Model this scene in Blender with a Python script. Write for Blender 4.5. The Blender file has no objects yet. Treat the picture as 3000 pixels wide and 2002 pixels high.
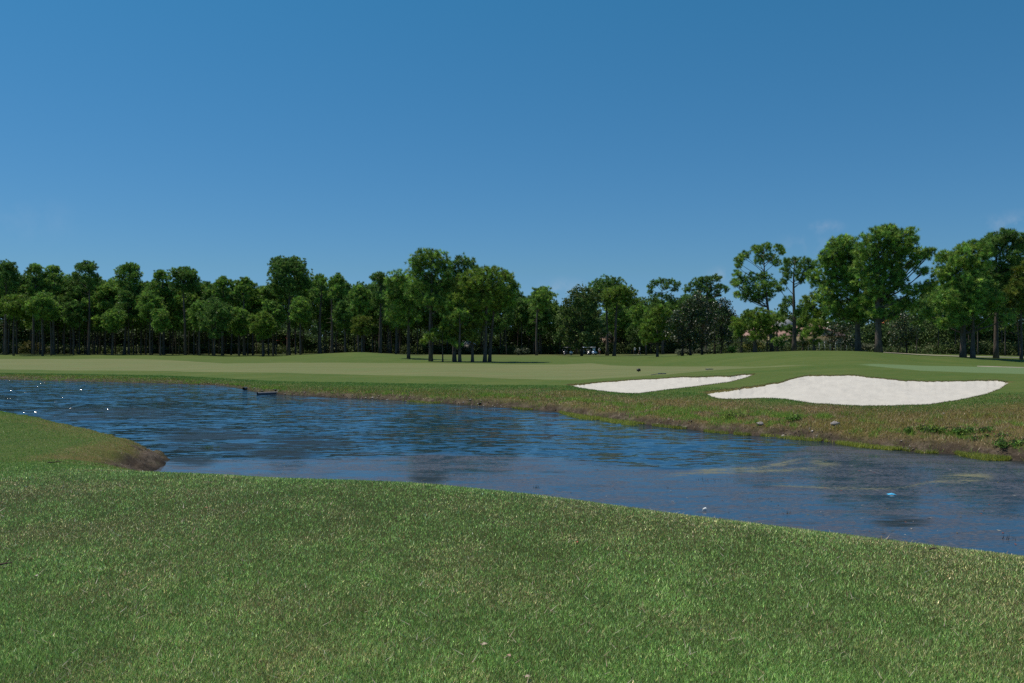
import bpy, math, random
import numpy as np

scene = bpy.context.scene
COL = scene.collection
R = math.radians
F = 2400.0          # focal length in pixels of a 3000 px wide frame
HZ = 1012.0         # pixel row of the horizon
EYE = 3.2           # eye above the pond
GD = {}             # shared grids

# ------------------------------------------------------------------ helpers
def tag(o, label=None, cat=None, group=None, kind=None):
    if label: o['label'] = label
    if cat: o['category'] = cat
    if group: o['group'] = group
    if kind: o['kind'] = kind
    return o

def empty(name, loc=(0, 0, 0), rz=0.0):
    o = bpy.data.objects.new(name, None)
    o.empty_display_size = 0.2
    o.location = loc; o.rotation_euler = (0, 0, rz)
    COL.objects.link(o)
    return o

def mesh_np(name, V, groups, mat, attrs=None, smooth=False, cols=None):
    """V (n,3); groups: list of (m,k) index arrays; attrs: name -> float per vertex; cols: name -> (n,3)"""
    me = bpy.data.meshes.new(name)
    V = np.asarray(V, dtype=np.float32)
    me.vertices.add(len(V)); me.vertices.foreach_set('co', V.ravel())
    groups = [np.asarray(g, dtype=np.int32) for g in groups if len(g)]
    loops = np.concatenate([g.ravel() for g in groups])
    tot = np.concatenate([np.full(len(g), g.shape[1], dtype=np.int32) for g in groups])
    start = np.concatenate([[0], np.cumsum(tot)[:-1]]).astype(np.int32)
    me.loops.add(len(loops)); me.loops.foreach_set('vertex_index', loops)
    me.polygons.add(len(tot)); me.polygons.foreach_set('loop_start', start)
    if smooth:
        me.polygons.foreach_set('use_smooth', np.ones(len(tot), dtype=bool))
    for k, a in (attrs or {}).items():
        at = me.attributes.new(k, 'FLOAT', 'POINT')
        at.data.foreach_set('value', np.asarray(a, dtype=np.float32))
    for k, a in (cols or {}).items():
        at = me.attributes.new(k, 'FLOAT_COLOR', 'POINT')
        c = np.ones((len(V), 4), dtype=np.float32); c[:, :3] = a
        at.data.foreach_set('color', c.ravel())
    me.update(calc_edges=True)
    if mat: me.materials.append(mat)
    return me

def link(name, me, parent=None, loc=None):
    o = bpy.data.objects.new(name, me)
    COL.objects.link(o)
    if parent: o.parent = parent
    if loc is not None: o.location = loc
    return o

class MB:
    """collects simple shapes for ONE mesh"""
    def __init__(s): s.v = []; s.f = []; s.n = 0
    def add(s, V, faces):
        V = np.asarray(V, float)
        s.v.append(V)
        for g in faces:
            s.f.append(np.asarray(g, int) + s.n)
        s.n += len(V)
        return s
    def tube(s, pts, rad, n=8, cap=True):
        pts = np.asarray(pts, float); rad = np.broadcast_to(np.asarray(rad, float), (len(pts),))
        T = np.gradient(pts, axis=0); T /= np.linalg.norm(T, axis=1)[:, None] + 1e-9
        ref = np.array([0, 0, 1.0]) if abs(T[0, 2]) < 0.9 else np.array([1.0, 0, 0])
        A = np.cross(T, ref); A /= np.linalg.norm(A, axis=1)[:, None] + 1e-9
        B = np.cross(T, A)
        th = np.linspace(0, 2 * np.pi, n, endpoint=False)
        V = pts[:, None, :] + rad[:, None, None] * (np.cos(th)[None, :, None] * A[:, None, :] + np.sin(th)[None, :, None] * B[:, None, :])
        m = len(pts)
        i = np.arange(m - 1)[:, None] * n; j = np.arange(n)[None, :]; k = (j + 1) % n
        q = np.stack([i + j, i + k, i + n + k, i + n + j], -1).reshape(-1, 4)
        fs = [q]
        if cap:
            fs += [np.arange(n)[None, ::-1], (np.arange(n) + (m - 1) * n)[None, :]]
        return s.add(V.reshape(-1, 3), fs)
    def box(s, c, size, rz=0.0, taper=1.0, rx=0.0):
        x, y, z = np.array(size) / 2.0
        V = np.array([[-x, -y, -z], [x, -y, -z], [x, y, -z], [-x, y, -z], [-x * taper, -y * taper, z], [x * taper, -y * taper, z], [x * taper, y * taper, z], [-x * taper, y * taper, z]])
        if rx:
            cx, sx = math.cos(rx), math.sin(rx); V = V @ np.array([[1, 0, 0], [0, cx, sx], [0, -sx, cx]])
        if rz:
            cz, sz = math.cos(rz), math.sin(rz); V = V @ np.array([[cz, sz, 0], [-sz, cz, 0], [0, 0, 1]])
        return s.add(V + np.array(c), [[[0, 3, 2, 1], [4, 5, 6, 7], [0, 1, 5, 4], [1, 2, 6, 5], [2, 3, 7, 6], [3, 0, 4, 7]]])
    def sphere(s, c, r, n=10, m=7):
        r = np.broadcast_to(np.asarray(r, float), (3,))
        th = np.linspace(0, 2 * np.pi, n, endpoint=False); ph = np.linspace(0.02, np.pi - 0.02, m)
        V = np.array([[math.sin(p) * math.cos(t) * r[0], math.sin(p) * math.sin(t) * r[1], math.cos(p) * r[2]] for p in ph for t in th]) + np.array(c)
        i = np.arange(m - 1)[:, None] * n; j = np.arange(n)[None, :]; k = (j + 1) % n
        q = np.stack([i + j, i + n + j, i + n + k, i + k], -1).reshape(-1, 4)
        return s.add(V, [q, np.arange(n)[None, :], (np.arange(n) + (m - 1) * n)[None, ::-1]])
    def prism(s, prof, y0, y1, axis='y'):
        """profile in (x,z) extruded along y"""
        P = np.asarray(prof, float); n = len(P)
        a = np.c_[P[:, 0], np.full(n, y0), P[:, 1]]; b = np.c_[P[:, 0], np.full(n, y1), P[:, 1]]
        j = np.arange(n); k = (j + 1) % n
        return s.add(np.r_[a, b], [np.stack([j, k, k + n, j + n], -1), j[None, ::-1], (j + n)[None, :]])
    def mesh(s, name, mat, smooth=False):
        by = {}
        for g in s.f:
            by.setdefault(g.shape[1], []).append(g)
        return mesh_np(name, np.concatenate(s.v), [np.concatenate(x) for x in by.values()], mat, smooth=smooth)
    def build(s, name, mat, parent=None, smooth=False):
        return link(name, s.mesh(name, mat, smooth), parent)

# numpy value noise
def _hash(ix, iy, seed):
    h = (ix.astype(np.int64) * 374761393 + iy.astype(np.int64) * 668265263 + seed * 974711) & 0xffffffff
    h = ((h ^ (h >> 13)) * 1274126177) & 0xffffffff
    return ((h ^ (h >> 16)) & 0xffff) / 65535.0
def vnoise(x, y, seed=0):
    x = np.asarray(x, float); y = np.asarray(y, float)
    ix = np.floor(x); iy = np.floor(y); fx = x - ix; fy = y - iy
    fx = fx * fx * (3 - 2 * fx); fy = fy * fy * (3 - 2 * fy)
    a = _hash(ix, iy, seed); b = _hash(ix + 1, iy, seed); c = _hash(ix, iy + 1, seed); d = _hash(ix + 1, iy + 1, seed)
    return (a + (b - a) * fx) * (1 - fy) + (c + (d - c) * fx) * fy
def fbm(x, y, seed=0, octv=4):
    s = 0; a = 0.5; t = 0
    for k in range(octv):
        s = s + a * vnoise(x * 2 ** k, y * 2 ** k, seed + 17 * k); t += a; a *= 0.5
    return s / t - 0.5
def sstep(a, b, x):
    t = np.clip((x - a) / (b - a), 0, 1); return t * t * (3 - 2 * t)

# ------------------------------------------------------------------ materials
def new_mat(name):
    m = bpy.data.materials.new(name); m.use_nodes = True
    nt = m.node_tree; nt.nodes.clear()
    out = nt.nodes.new('ShaderNodeOutputMaterial')
    return m, nt, out
class G:
    """tiny node graph writer"""
    def __init__(s, nt): s.nt = nt
    def n(s, t, **kw):
        nd = s.nt.nodes.new(t)
        for k, v in kw.items(): setattr(nd, k, v)
        return nd
    def set(s, sock, v):
        if isinstance(v, bpy.types.NodeSocket): s.nt.links.new(v, sock)
        else:
            if sock.type == 'RGBA' and not hasattr(v, '__len__'): v = (v, v, v, 1)
            elif sock.type == 'RGBA' and len(v) == 3: v = (*v, 1)
            sock.default_value = v
    def attr(s, name, out='Fac'):
        return s.n('ShaderNodeAttribute', attribute_name=name).outputs[out]
    def math(s, op, a, b=0.0, c=None, clamp=False):
        nd = s.n('ShaderNodeMath', operation=op, use_clamp=clamp)
        s.set(nd.inputs[0], a); s.set(nd.inputs[1], b)
        if c is not None: s.set(nd.inputs[2], c)
        return nd.outputs[0]
    def mix(s, f, a, b, mode='MIX'):
        nd = s.n('ShaderNodeMix', data_type='RGBA', blend_type=mode)
        s.set(nd.inputs[0], f); s.set(nd.inputs[6], a); s.set(nd.inputs[7], b)
        return nd.outputs[2]
    def noise(s, scale, detail=4, rough=0.55, vec=None, dist=0.0, out=0):
        nd = s.n('ShaderNodeTexNoise')
        s.set(nd.inputs['Scale'], scale); s.set(nd.inputs['Detail'], detail); s.set(nd.inputs['Roughness'], rough); s.set(nd.inputs['Distortion'], dist)
        if vec is not None: s.set(nd.inputs['Vector'], vec)
        return nd.outputs[out]
    def map(s, v, a, b, c=0.0, d=1.0, smooth=False):
        nd = s.n('ShaderNodeMapRange'); nd.interpolation_type = 'SMOOTHSTEP' if smooth else 'LINEAR'
        for i, x in enumerate((v, a, b, c, d)): s.set(nd.inputs[i], x)
        return nd.outputs[0]
    def pos(s, scale=(1, 1, 1), rot=(0, 0, 0)):
        g = s.n('ShaderNodeNewGeometry')
        mp = s.n('ShaderNodeMapping'); s.set(mp.inputs[0], g.outputs['Position']); s.set(mp.inputs['Scale'], scale); s.set(mp.inputs['Rotation'], rot)
        return mp.outputs[0]
    def objpos(s, scale=(1, 1, 1)):
        g = s.n('ShaderNodeTexCoord')
        mp = s.n('ShaderNodeMapping'); s.set(mp.inputs[0], g.outputs['Object']); s.set(mp.inputs['Scale'], scale)
        return mp.outputs[0]
    def bump(s, h, strength=1.0, dist=0.05):
        nd = s.n('ShaderNodeBump'); s.set(nd.inputs['Height'], h); s.set(nd.inputs['Strength'], strength); s.set(nd.inputs['Distance'], dist)
        return nd.outputs[0]
    def bsdf(s, **kw):
        nd = s.n('ShaderNodeBsdfPrincipled')
        for k, v in kw.items(): s.set(nd.inputs[k.replace('_', ' ')], v)
        return nd.outputs[0]

def simple_mat(name, col, rough=0.7, var=0.25, scale=6.0, metal=0.0, spec=0.4, bump=0.0):
    m, nt, out = new_mat(name); g = G(nt)
    n = g.noise(scale, 5, 0.6, g.objpos())
    c = g.mix(n, tuple(x * (1 - var) for x in col), tuple(min(1, x * (1 + var)) for x in col))
    kw = dict(Base_Color=c, Roughness=rough, Metallic=metal, Specular_IOR_Level=spec)
    if bump: kw['Normal'] = g.bump(n, 0.6, bump)
    nt.links.new(g.bsdf(**kw), out.inputs[0])
    return m

def leaf_mat(name, trans=0.35, spec=0.25, rough=0.55):
    """foliage whose colour comes from the per-leaf attribute 'col'"""
    m, nt, out = new_mat(name); g = G(nt)
    c = g.attr('col', 'Color')
    d = g.bsdf(Base_Color=c, Roughness=rough, Specular_IOR_Level=spec)
    t = g.n('ShaderNodeBsdfTranslucent'); g.set(t.inputs[0], g.mix(0.5, c, (0.09, 0.13, 0.02), 'ADD') if trans > 0.5 else c)
    mx = g.n('ShaderNodeMixShader'); g.set(mx.inputs[0], trans)
    nt.links.new(d, mx.inputs[1]); nt.links.new(t.outputs[0], mx.inputs[2]); nt.links.new(mx.outputs[0], out.inputs[0])
    return m
# ------------------------------------------------------------------ lie of the land
_sv = np.array([(-700, 1106), (0, 1113), (150, 1117), (300, 1120), (500, 1125), (650, 1130), (705, 1138), (760, 1151), (850, 1158), (1000, 1166),
                (1100, 1170), (1200, 1176), (1300, 1182), (1400, 1190), (1500, 1196), (1620, 1206), (1700, 1219), (1800, 1234), (1900, 1245),
                (2000, 1256), (2100, 1268), (2200, 1276), (2300, 1282), (2400, 1292), (2500, 1304), (2600, 1316), (2700, 1325), (2800, 1331),
                (2900, 1341), (3000, 1352), (3600, 1430)], float)
# column, then (v, distance) for: bank top, bunker lip, far lip / near fairway edge, far fairway edge, mound / tree line, far
_kn = [(-700, (1095, 84), (1088, 91), (1078, 101), (1050, 152), (1039, 195), (1034, 270)),
       (0, (1100, 81), (1092, 88), (1082, 97), (1052, 150), (1040, 190), (1034, 270)),
       (500, (1112, 71), (1100, 78), (1086, 90), (1056, 140), (1042, 180), (1034, 270)),
       (800, (1139, 57), (1115, 65), (1093, 78), (1065, 118), (1046, 170), (1034, 270)),
       (1060, (1143, 53.5), (1120, 61), (1098, 74), (1063, 118), (1032, 150), (1034, 270)),
       (1300, (1150, 50), (1125, 57), (1101, 69), (1067, 106), (1056, 125), (1034, 270)),
       (1500, (1158, 47), (1129, 54), (1106, 64), (1068, 106), (1050, 150), (1034, 270)),
       (1700, (1166, 43), (1138, 48.5), (1118, 56), (1072, 98), (1048, 150), (1034, 270)),
       (1860, (1184, 38.5), (1156, 42.5), (1112, 52), (1074, 93), (1049, 140), (1034, 270)),
       (2000, (1196, 36), (1150, 41), (1105, 50), (1076, 80), (1046, 118), (1034, 270)),
       (2140, (1205, 33.8), (1160, 37.5), (1102, 48), (1078, 66), (1040, 100), (1034, 270)),
       (2350, (1212, 31.6), (1174, 34), (1101, 43), (1078, 54), (1030, 88), (1034, 270)),
       (2500, (1220, 30.2), (1192, 32), (1099, 42), (1072, 54), (1031, 88), (1034, 270)),
       (2700, (1222, 29.2), (1188, 31.5), (1114, 39.5), (1086, 47), (1044, 96), (1034, 270)),
       (3000, (1225, 28), (1165, 31.5), (1115, 37), (1095, 42), (1052, 100), (1034, 270)),
       (3600, (1260, 25), (1190, 29), (1128, 35), (1106, 40), (1056, 100), (1034, 270))]
_dip = {2700: (1064, 80), 3000: (1072, 85), 3600: (1075, 85)}
def _withdip(k):
    (v4, d4), (v5, d5) = k[4], k[5]
    z4 = EYE + (HZ - v4) * d4 / F; z5 = EYE + (HZ - v5) * d5 / F; dm = .5 * (d4 + d5)
    return k[:5] + (_dip.get(k[0], (HZ + (EYE - .5 * (z4 + z5)) * F / dm, dm)),) + k[5:]
_kn = [_withdip(k) for k in _kn]
_uc = np.linspace(-700, 3600, 861)
_D = []; _Z = []
def _smooth(a, k=9):
    w = np.hanning(2 * k + 1); w /= w.sum()
    return np.convolve(np.pad(a, k, mode='edge'), w, mode='valid')
_vs = np.interp(_uc, _sv[:, 0], _sv[:, 1])
_D.append(EYE * F / (_vs - HZ)); _Z.append(np.zeros_like(_uc))
_ku = np.array([k[0] for k in _kn], float)
for i in range(7):
    v = _smooth(np.interp(_uc, _ku, [k[1 + i][0] for k in _kn]), 11); d = _smooth(np.interp(_uc, _ku, [k[1 + i][1] for k in _kn]), 11)
    if i == 0: d = np.maximum(d, _D[0] + 1.2)
    _D.append(d); _Z.append(EYE + (HZ - v) * d / F)
_D.append(np.full_like(_uc, 600.0)); _Z.append(np.full_like(_uc, 0.9))
_D = np.array(_D); _Z = np.array(_Z)              # knots x columns
_S = np.gradient(_Z, axis=0) / np.gradient(_D, axis=0)
_dz = np.diff(_Z, axis=0) / np.diff(_D, axis=0)
_S[1:-1] = 0.5 * (_dz[1:] + _dz[:-1]); _S[0] = _dz[0]; _S[-1] = 0
for i in range(1, len(_S) - 1):                    # keep it from overshooting
    lim = 2.2 * np.minimum(np.abs(_dz[i]), np.abs(_dz[i - 1]))
    _S[i] = np.where(_dz[i] * _dz[i - 1] < 0, 0, np.clip(_S[i], -lim, lim))

def far_land(u, Y):
    """height and knot coordinate of the land beyond the pond"""
    fc = np.clip((u + 700) / 5.0, 0, len(_uc) - 1.001); c0 = fc.astype(int); fr = fc - c0
    D = _D[:, c0] * (1 - fr) + _D[:, c0 + 1] * fr
    Z = _Z[:, c0] * (1 - fr) + _Z[:, c0 + 1] * fr
    S = _S[:, c0] * (1 - fr) + _S[:, c0 + 1] * fr
    z = np.where(Y < D[0], -(D[0] - Y) * 0.30, 0.9); kk = np.where(Y < D[0], Y - D[0], 8.0)
    for i in range(len(D) - 1):
        h = D[i + 1] - D[i]; t = (Y - D[i]) / h; m = (t >= 0) & (t < 1); tt = np.clip(t, 0, 1)
        zz = (2 * tt**3 - 3 * tt**2 + 1) * Z[i] + (tt**3 - 2 * tt**2 + tt) * h * S[i] + (-2 * tt**3 + 3 * tt**2) * Z[i + 1] + (tt**3 - tt**2) * h * S[i + 1]
        z = np.where(m, zz, z); kk = np.where(m, i + tt, kk)
    return np.maximum(z, -0.9), kk

# near shore, walked from the far left round the little point to the right
NEAR = np.array([(-120, 70), (-60, 50), (-30, 40.5), (-19.5, 33.2), (-14.8, 28.6), (-12.0, 25.6), (-9.9, 23.4), (-9.25, 22.0), (-9.15, 20.5), (-8.7, 18.5),
                 (-5.4, 16.0), (-2.2, 14.3), (0.8, 12.9), (4.25, 10.4), (9.5, 6.9), (16.6, 2.7), (32, -7), (80, -50)], float)
_poly = np.r_[NEAR, [(80, -200), (-200, -200), (-200, 90)]]
def near_s(x, y):
    """signed distance to the near shore, positive on land"""
    d2 = np.full(x.shape, 1e9)
    for (ax, ay), (bx, by) in zip(NEAR[:-1], NEAR[1:]):
        dx, dy = bx - ax, by - ay; L = dx * dx + dy * dy
        t = np.clip(((x - ax) * dx + (y - ay) * dy) / L, 0, 1)
        d2 = np.minimum(d2, (x - ax - t * dx) ** 2 + (y - ay - t * dy) ** 2)
    ins = np.zeros(x.shape, bool)
    P = _poly
    for i in range(len(P)):
        (ax, ay), (bx, by) = P[i], P[(i + 1) % len(P)]
        c = (ay > y) != (by > y)
        with np.errstate(divide='ignore', invalid='ignore'):
            xx = (bx - ax) * (y - ay) / (by - ay) + ax
        ins ^= c & (x < xx)
    d = np.sqrt(d2)
    return np.where(ins, d, -d)

def near_land(x, y, s):
    r = np.sqrt(x * x + np.maximum(y, 0) ** 2)
    top = 1.58 - 0.92 * sstep(9.0, 21.0, y - 0.10 * x)         # the lawn falls away towards the point
    bank = np.where(top > 1.2, 3.6, 2.2)
    w = 1.6 + 2.6 * sstep(0.7, 1.5, top)                         # width of the bank
    t = np.clip(s / w, 0, 1)
    z = top * (1 - (1 - t) ** 1.9)
    z = np.where(s < 0, 0.55 * s, z)
    return np.maximum(z, -0.9)

def pxu(x, y):
    return 1500 + F * x / np.maximum(y, 0.5)

BUNK = {  # outlines: near lip and far lip, as (column, row)
 'small': ([(1661, 1128), (1700, 1138), (1760, 1146), (1820, 1152), (1870, 1153), (1950, 1143), (2050, 1131), (2140, 1119), (2185, 1107), (2212, 1096)],
           [(1661, 1128), (1700, 1126.5), (1750, 1121), (1800, 1117), (1850, 1113), (1950, 1108), (2000, 1104), (2040, 1105), (2100, 1102), (2140, 1103), (2170, 1098), (2212, 1096)]),
 'large': ([(2062, 1151), (2085, 1163), (2110, 1169), (2160, 1170), (2230, 1167), (2300, 1170), (2370, 1181), (2440, 1186), (2520, 1189), (2620, 1189), (2720, 1185), (2800, 1173), (2880, 1156), (2930, 1138), (2953, 1121)],
           [(2062, 1151), (2100, 1146), (2160, 1141), (2230, 1130), (2280, 1122), (2330, 1107), (2370, 1100), (2420, 1100), (2500, 1099), (2540, 1104), (2600, 1110), (2640, 1115), (2700, 1117), (2800, 1116), (2880, 1114), (2930, 1116), (2953, 1119)])}
def _lips(u, key):
    n, f = (np.array(a, float) for a in BUNK[key])
    return np.interp(u, n[:, 0], n[:, 1]), np.interp(u, f[:, 0], f[:, 1]), n[0, 0], n[-1, 0]

_ud = np.linspace(22, 320, 4000)
def d_at(u, v):
    """distance at which the far land shows in row v of column u"""
    z, kk = far_land(np.full(_ud.shape, float(u)), _ud)
    vv = HZ + (EYE - z) * F / _ud
    ok = (kk >= 0) & (vv <= v)
    return float(_ud[np.argmax(ok)]) if ok.any() else 150.0

_bl = {}
for key in BUNK:
    n, f, u0, u1 = _lips(np.zeros(1), key)
    uu = np.linspace(u0, u1, 360)
    vn, vf, _, _ = _lips(uu, key)
    dn = np.array([d_at(a, b) for a, b in zip(uu, vn)]); df = np.array([d_at(a, b) for a, b in zip(uu, vf)])
    jit = fbm(uu * 0.06, uu * 0 + 3.3, 5, 3)
    df = _smooth(df, 5); dn = _smooth(dn, 5)
    tipw = np.minimum(1, np.minimum(uu - u0, u1 - uu) / 25)
    df = df + (0.5 * jit + 0.55 * fbm(uu * 0.11, uu * 0 + 7.1, 6, 4) + .35 * fbm(uu * 0.3, uu * 0 + 2.1, 7, 2)) * tipw; dn = dn + .12 * fbm(uu * .2, uu * 0 + 9.9, 8, 3) * tipw; dn = np.minimum(dn, df - 0.02)
    _bl[key] = (uu, dn, df)

def bunker_in(u, Y, key):
    """how far inside the bunker (metres along the line of sight), negative outside"""
    uu, dn, df = _bl[key]
    a = np.interp(u, uu, dn); b = np.interp(u, uu, df)
    s = np.minimum(Y - a, b - Y)
    e = np.minimum(u - uu[0], uu[-1] - u) * Y / F
    return np.where(e < 0, np.minimum(e, s), np.minimum(s, 3.0 * e + 0.02))

def land(x, y, detail=True):
    x = np.asarray(x, float); y = np.asarray(y, float)
    s = near_s(x, y)
    zn = near_land(x, y, s)
    u = np.clip(pxu(x, y), -700, 3600)
    zf, kk = far_land(u, np.maximum(y, 0.5))
    if detail:
        rough = sstep(2.0, 0.5, kk) * sstep(-0.3, 0.1, kk)
        zf = zf + rough * (0.16 * fbm(x * 0.9, y * 0.9, 3, 4) + 0.14 * fbm(x * 3.1, y * 3.1, 4, 3)) * np.where(zf > -0.2, 1, 0)
        zf = zf + 0.24 * sstep(0.0, 0.13, kk + 0.05 * fbm(x * 1.1, y * .6, 14, 3)) * sstep(1.1, .25, kk) * (.45 + 1.2 * np.clip(.5 + fbm(x * .35, y * .2, 15, 3), 0, 1)) * (kk > 0) * sstep(400, 900, u)
        zf = zf + 0.10 * fbm(x * 0.12, y * 0.05, 9, 3) * sstep(1.0, 2.5, kk)
        zn = zn + 0.05 * fbm(x * 0.35, y * 0.35, 6, 3) * sstep(0, 2, s) + 0.02 * fbm(x * 1.5, y * 1.5, 7, 3) * sstep(0, 2, s)
        zn = zn + 0.34 * fbm(x * 2.4, y * 2.4, 8, 5) * sstep(-0.4, 0.1, s) * sstep(1.5, 0.4, s)
    z = np.maximum(zn, zf)
    z = z - 0.30 * np.maximum(sstep(-0.02, 0.4, bunker_in(u, y, 'small')), sstep(-0.02, 0.4, bunker_in(u, y, 'large'))) * (kk > 0.5) * (y > 20)
    return z, s, kk, u

def zg(x, y):
    return float(land(np.array([x]), np.array([y]))[0][0])
def spot(u, d, dz=0.0):
    """a point on the land in column u, at distance d"""
    x = (u - 1500) / F * d
    return (x, d, zg(x, d) + dz)

# fairway, putting green: edges as (column, row) -> distance
def edge(pts):
    p = np.array([(u, d_at(u, v)) for u, v in pts], float)
    return lambda u: np.interp(u, p[:, 0], p[:, 1])
FW_N = edge([(-700, 1076), (0, 1082), (300, 1086), (500, 1088), (800, 1093), (1050, 1098), (1300, 1104), (1500, 1110), (1650, 1113), (1750, 1110.5), (1850, 1105), (1950, 1098), (2020, 1091), (2100, 1084), (2200, 1078.5), (2400, 1073)])
FW_F = edge([(-700, 1050), (0, 1052), (400, 1052), (500, 1056), (600, 1062), (660, 1066), (800, 1064), (1000, 1062.5), (1300, 1065.5), (1650, 1068), (1732, 1064), (1790, 1071), (1900, 1073), (2000, 1074.5), (2200, 1075), (2400, 1071.5)])
GR_N = edge([(2450, 1069), (2530, 1071.5), (2620, 1079), (2700, 1086), (2850, 1092), (3000, 1096), (3600, 1104)])
GR_F = edge([(2450, 1068.6), (2530, 1067.5), (2700, 1073), (2850, 1075), (3000, 1076.5), (3600, 1080)])

def land_masks(x, y, z, s, kk, u):
    j = 1.2 * fbm(u * 0.02, y * 0.15, 31, 3)
    fw = np.minimum(sstep(-0.7, 0.7, y - FW_N(u) + j), sstep(-1.2, 1.2, FW_F(u) - y + j)) * sstep(2420, 2300, u)
    gr = np.minimum(sstep(-0.4, 0.4, y - GR_N(u)), sstep(-0.6, 0.6, GR_F(u) - y)) * sstep(2500, 2560, u)
    far = kk > -0.2
    # brown, thirsty turf on the bank
    lip = 1.5 + 0.5 * sstep(1300, 1800, u)
    k = kk + 0.9 * fbm(x * 0.35, y * 0.5, 41, 3)
    dry = sstep(lip + 0.15, lip - 0.75, k) * far
    dry = dry * (0.55 + 0.45 * sstep(1100, 1900, u)) 
    edgeb = 0
    for key in BUNK:
        bi = bunker_in(u, y, key)
        edgeb = np.maximum(edgeb, sstep(-0.45, -0.05, bi) * (y > 20) * far * (y > np.interp(u, _bl[key][0], .5 * (_bl[key][1] + _bl[key][2]))))
    dry = np.maximum(dry, 0.8 * edgeb)
    soil = sstep(0.42, 0.10, z + 0.28 * fbm(x * 0.8, y * 0.8, 43, 4)) * far * sstep(1.3, 0.7, kk)
    # far rough behind the pines is dry pine straw in patches
    straw = sstep(5.9, 6.6, kk + 0.5 * fbm(x * 0.08, y * 0.08, 44, 3)) * far
    # near lawn
    n = s > -0.3
    pt = sstep(2.6, 0.9, s + 1.5 * fbm(x * 0.6, y * 0.6, 45, 3)) * sstep(12.5, 15.5, y) * sstep(31, 27, y) * n
    dry = np.where(n, np.maximum(0.75 * pt, 0.3 * sstep(1.2, 0.4, s)), dry)
    soil = np.where(n, sstep(0.95, 0.4, s + 0.7 * fbm(x * 0.9, y * 0.9, 46, 3)) * sstep(25.0, 22.0, y), soil)
    lawn = (n * (.25 + .75 * sstep(14, 10, y))).astype(float)
    return dict(fairway=fw * (kk > 0), putting=gr * (kk > 0), dry=dry, soil=soil, straw=np.where(n, 0, straw), lawn=lawn)

def polar(ts, side, rings):
    th = np.arctan(ts)
    ext = np.linspace(th[-1], np.pi, side + 2)[1:-1]
    th = np.r_[-ext[::-1], th, ext]
    X = rings[:, None] * np.sin(th)[None, :]; Y = rings[:, None] * np.cos(th)[None, :]
    m, n = X.shape
    i = np.arange(m - 1)[:, None] * n; j = np.arange(n)[None, :]; k = (j + 1) % n
    q = np.stack([i + j, i + k, i + n + k, i + n + j], -1).reshape(-1, 4)
    return X.ravel(), Y.ravel(), q, n

rings = np.r_[0.25, 0.6, np.geomspace(1.0, 3.6, 14), np.geomspace(3.65, 20, 150), np.geomspace(20.1, 75, 300), np.geomspace(75.5, 300, 170), np.geomspace(310, 5000, 18)]
X, Y, Q, NC = polar(np.linspace(-0.72, 0.72, 561), 40, rings)
Zl, S_, KK, UU = land(X, Y)
dist = np.hypot(X, Y)
Zl = np.where(dist > 400, 0.9, Zl)
MK = land_masks(X, Y, Zl, S_, KK, UU)

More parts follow.
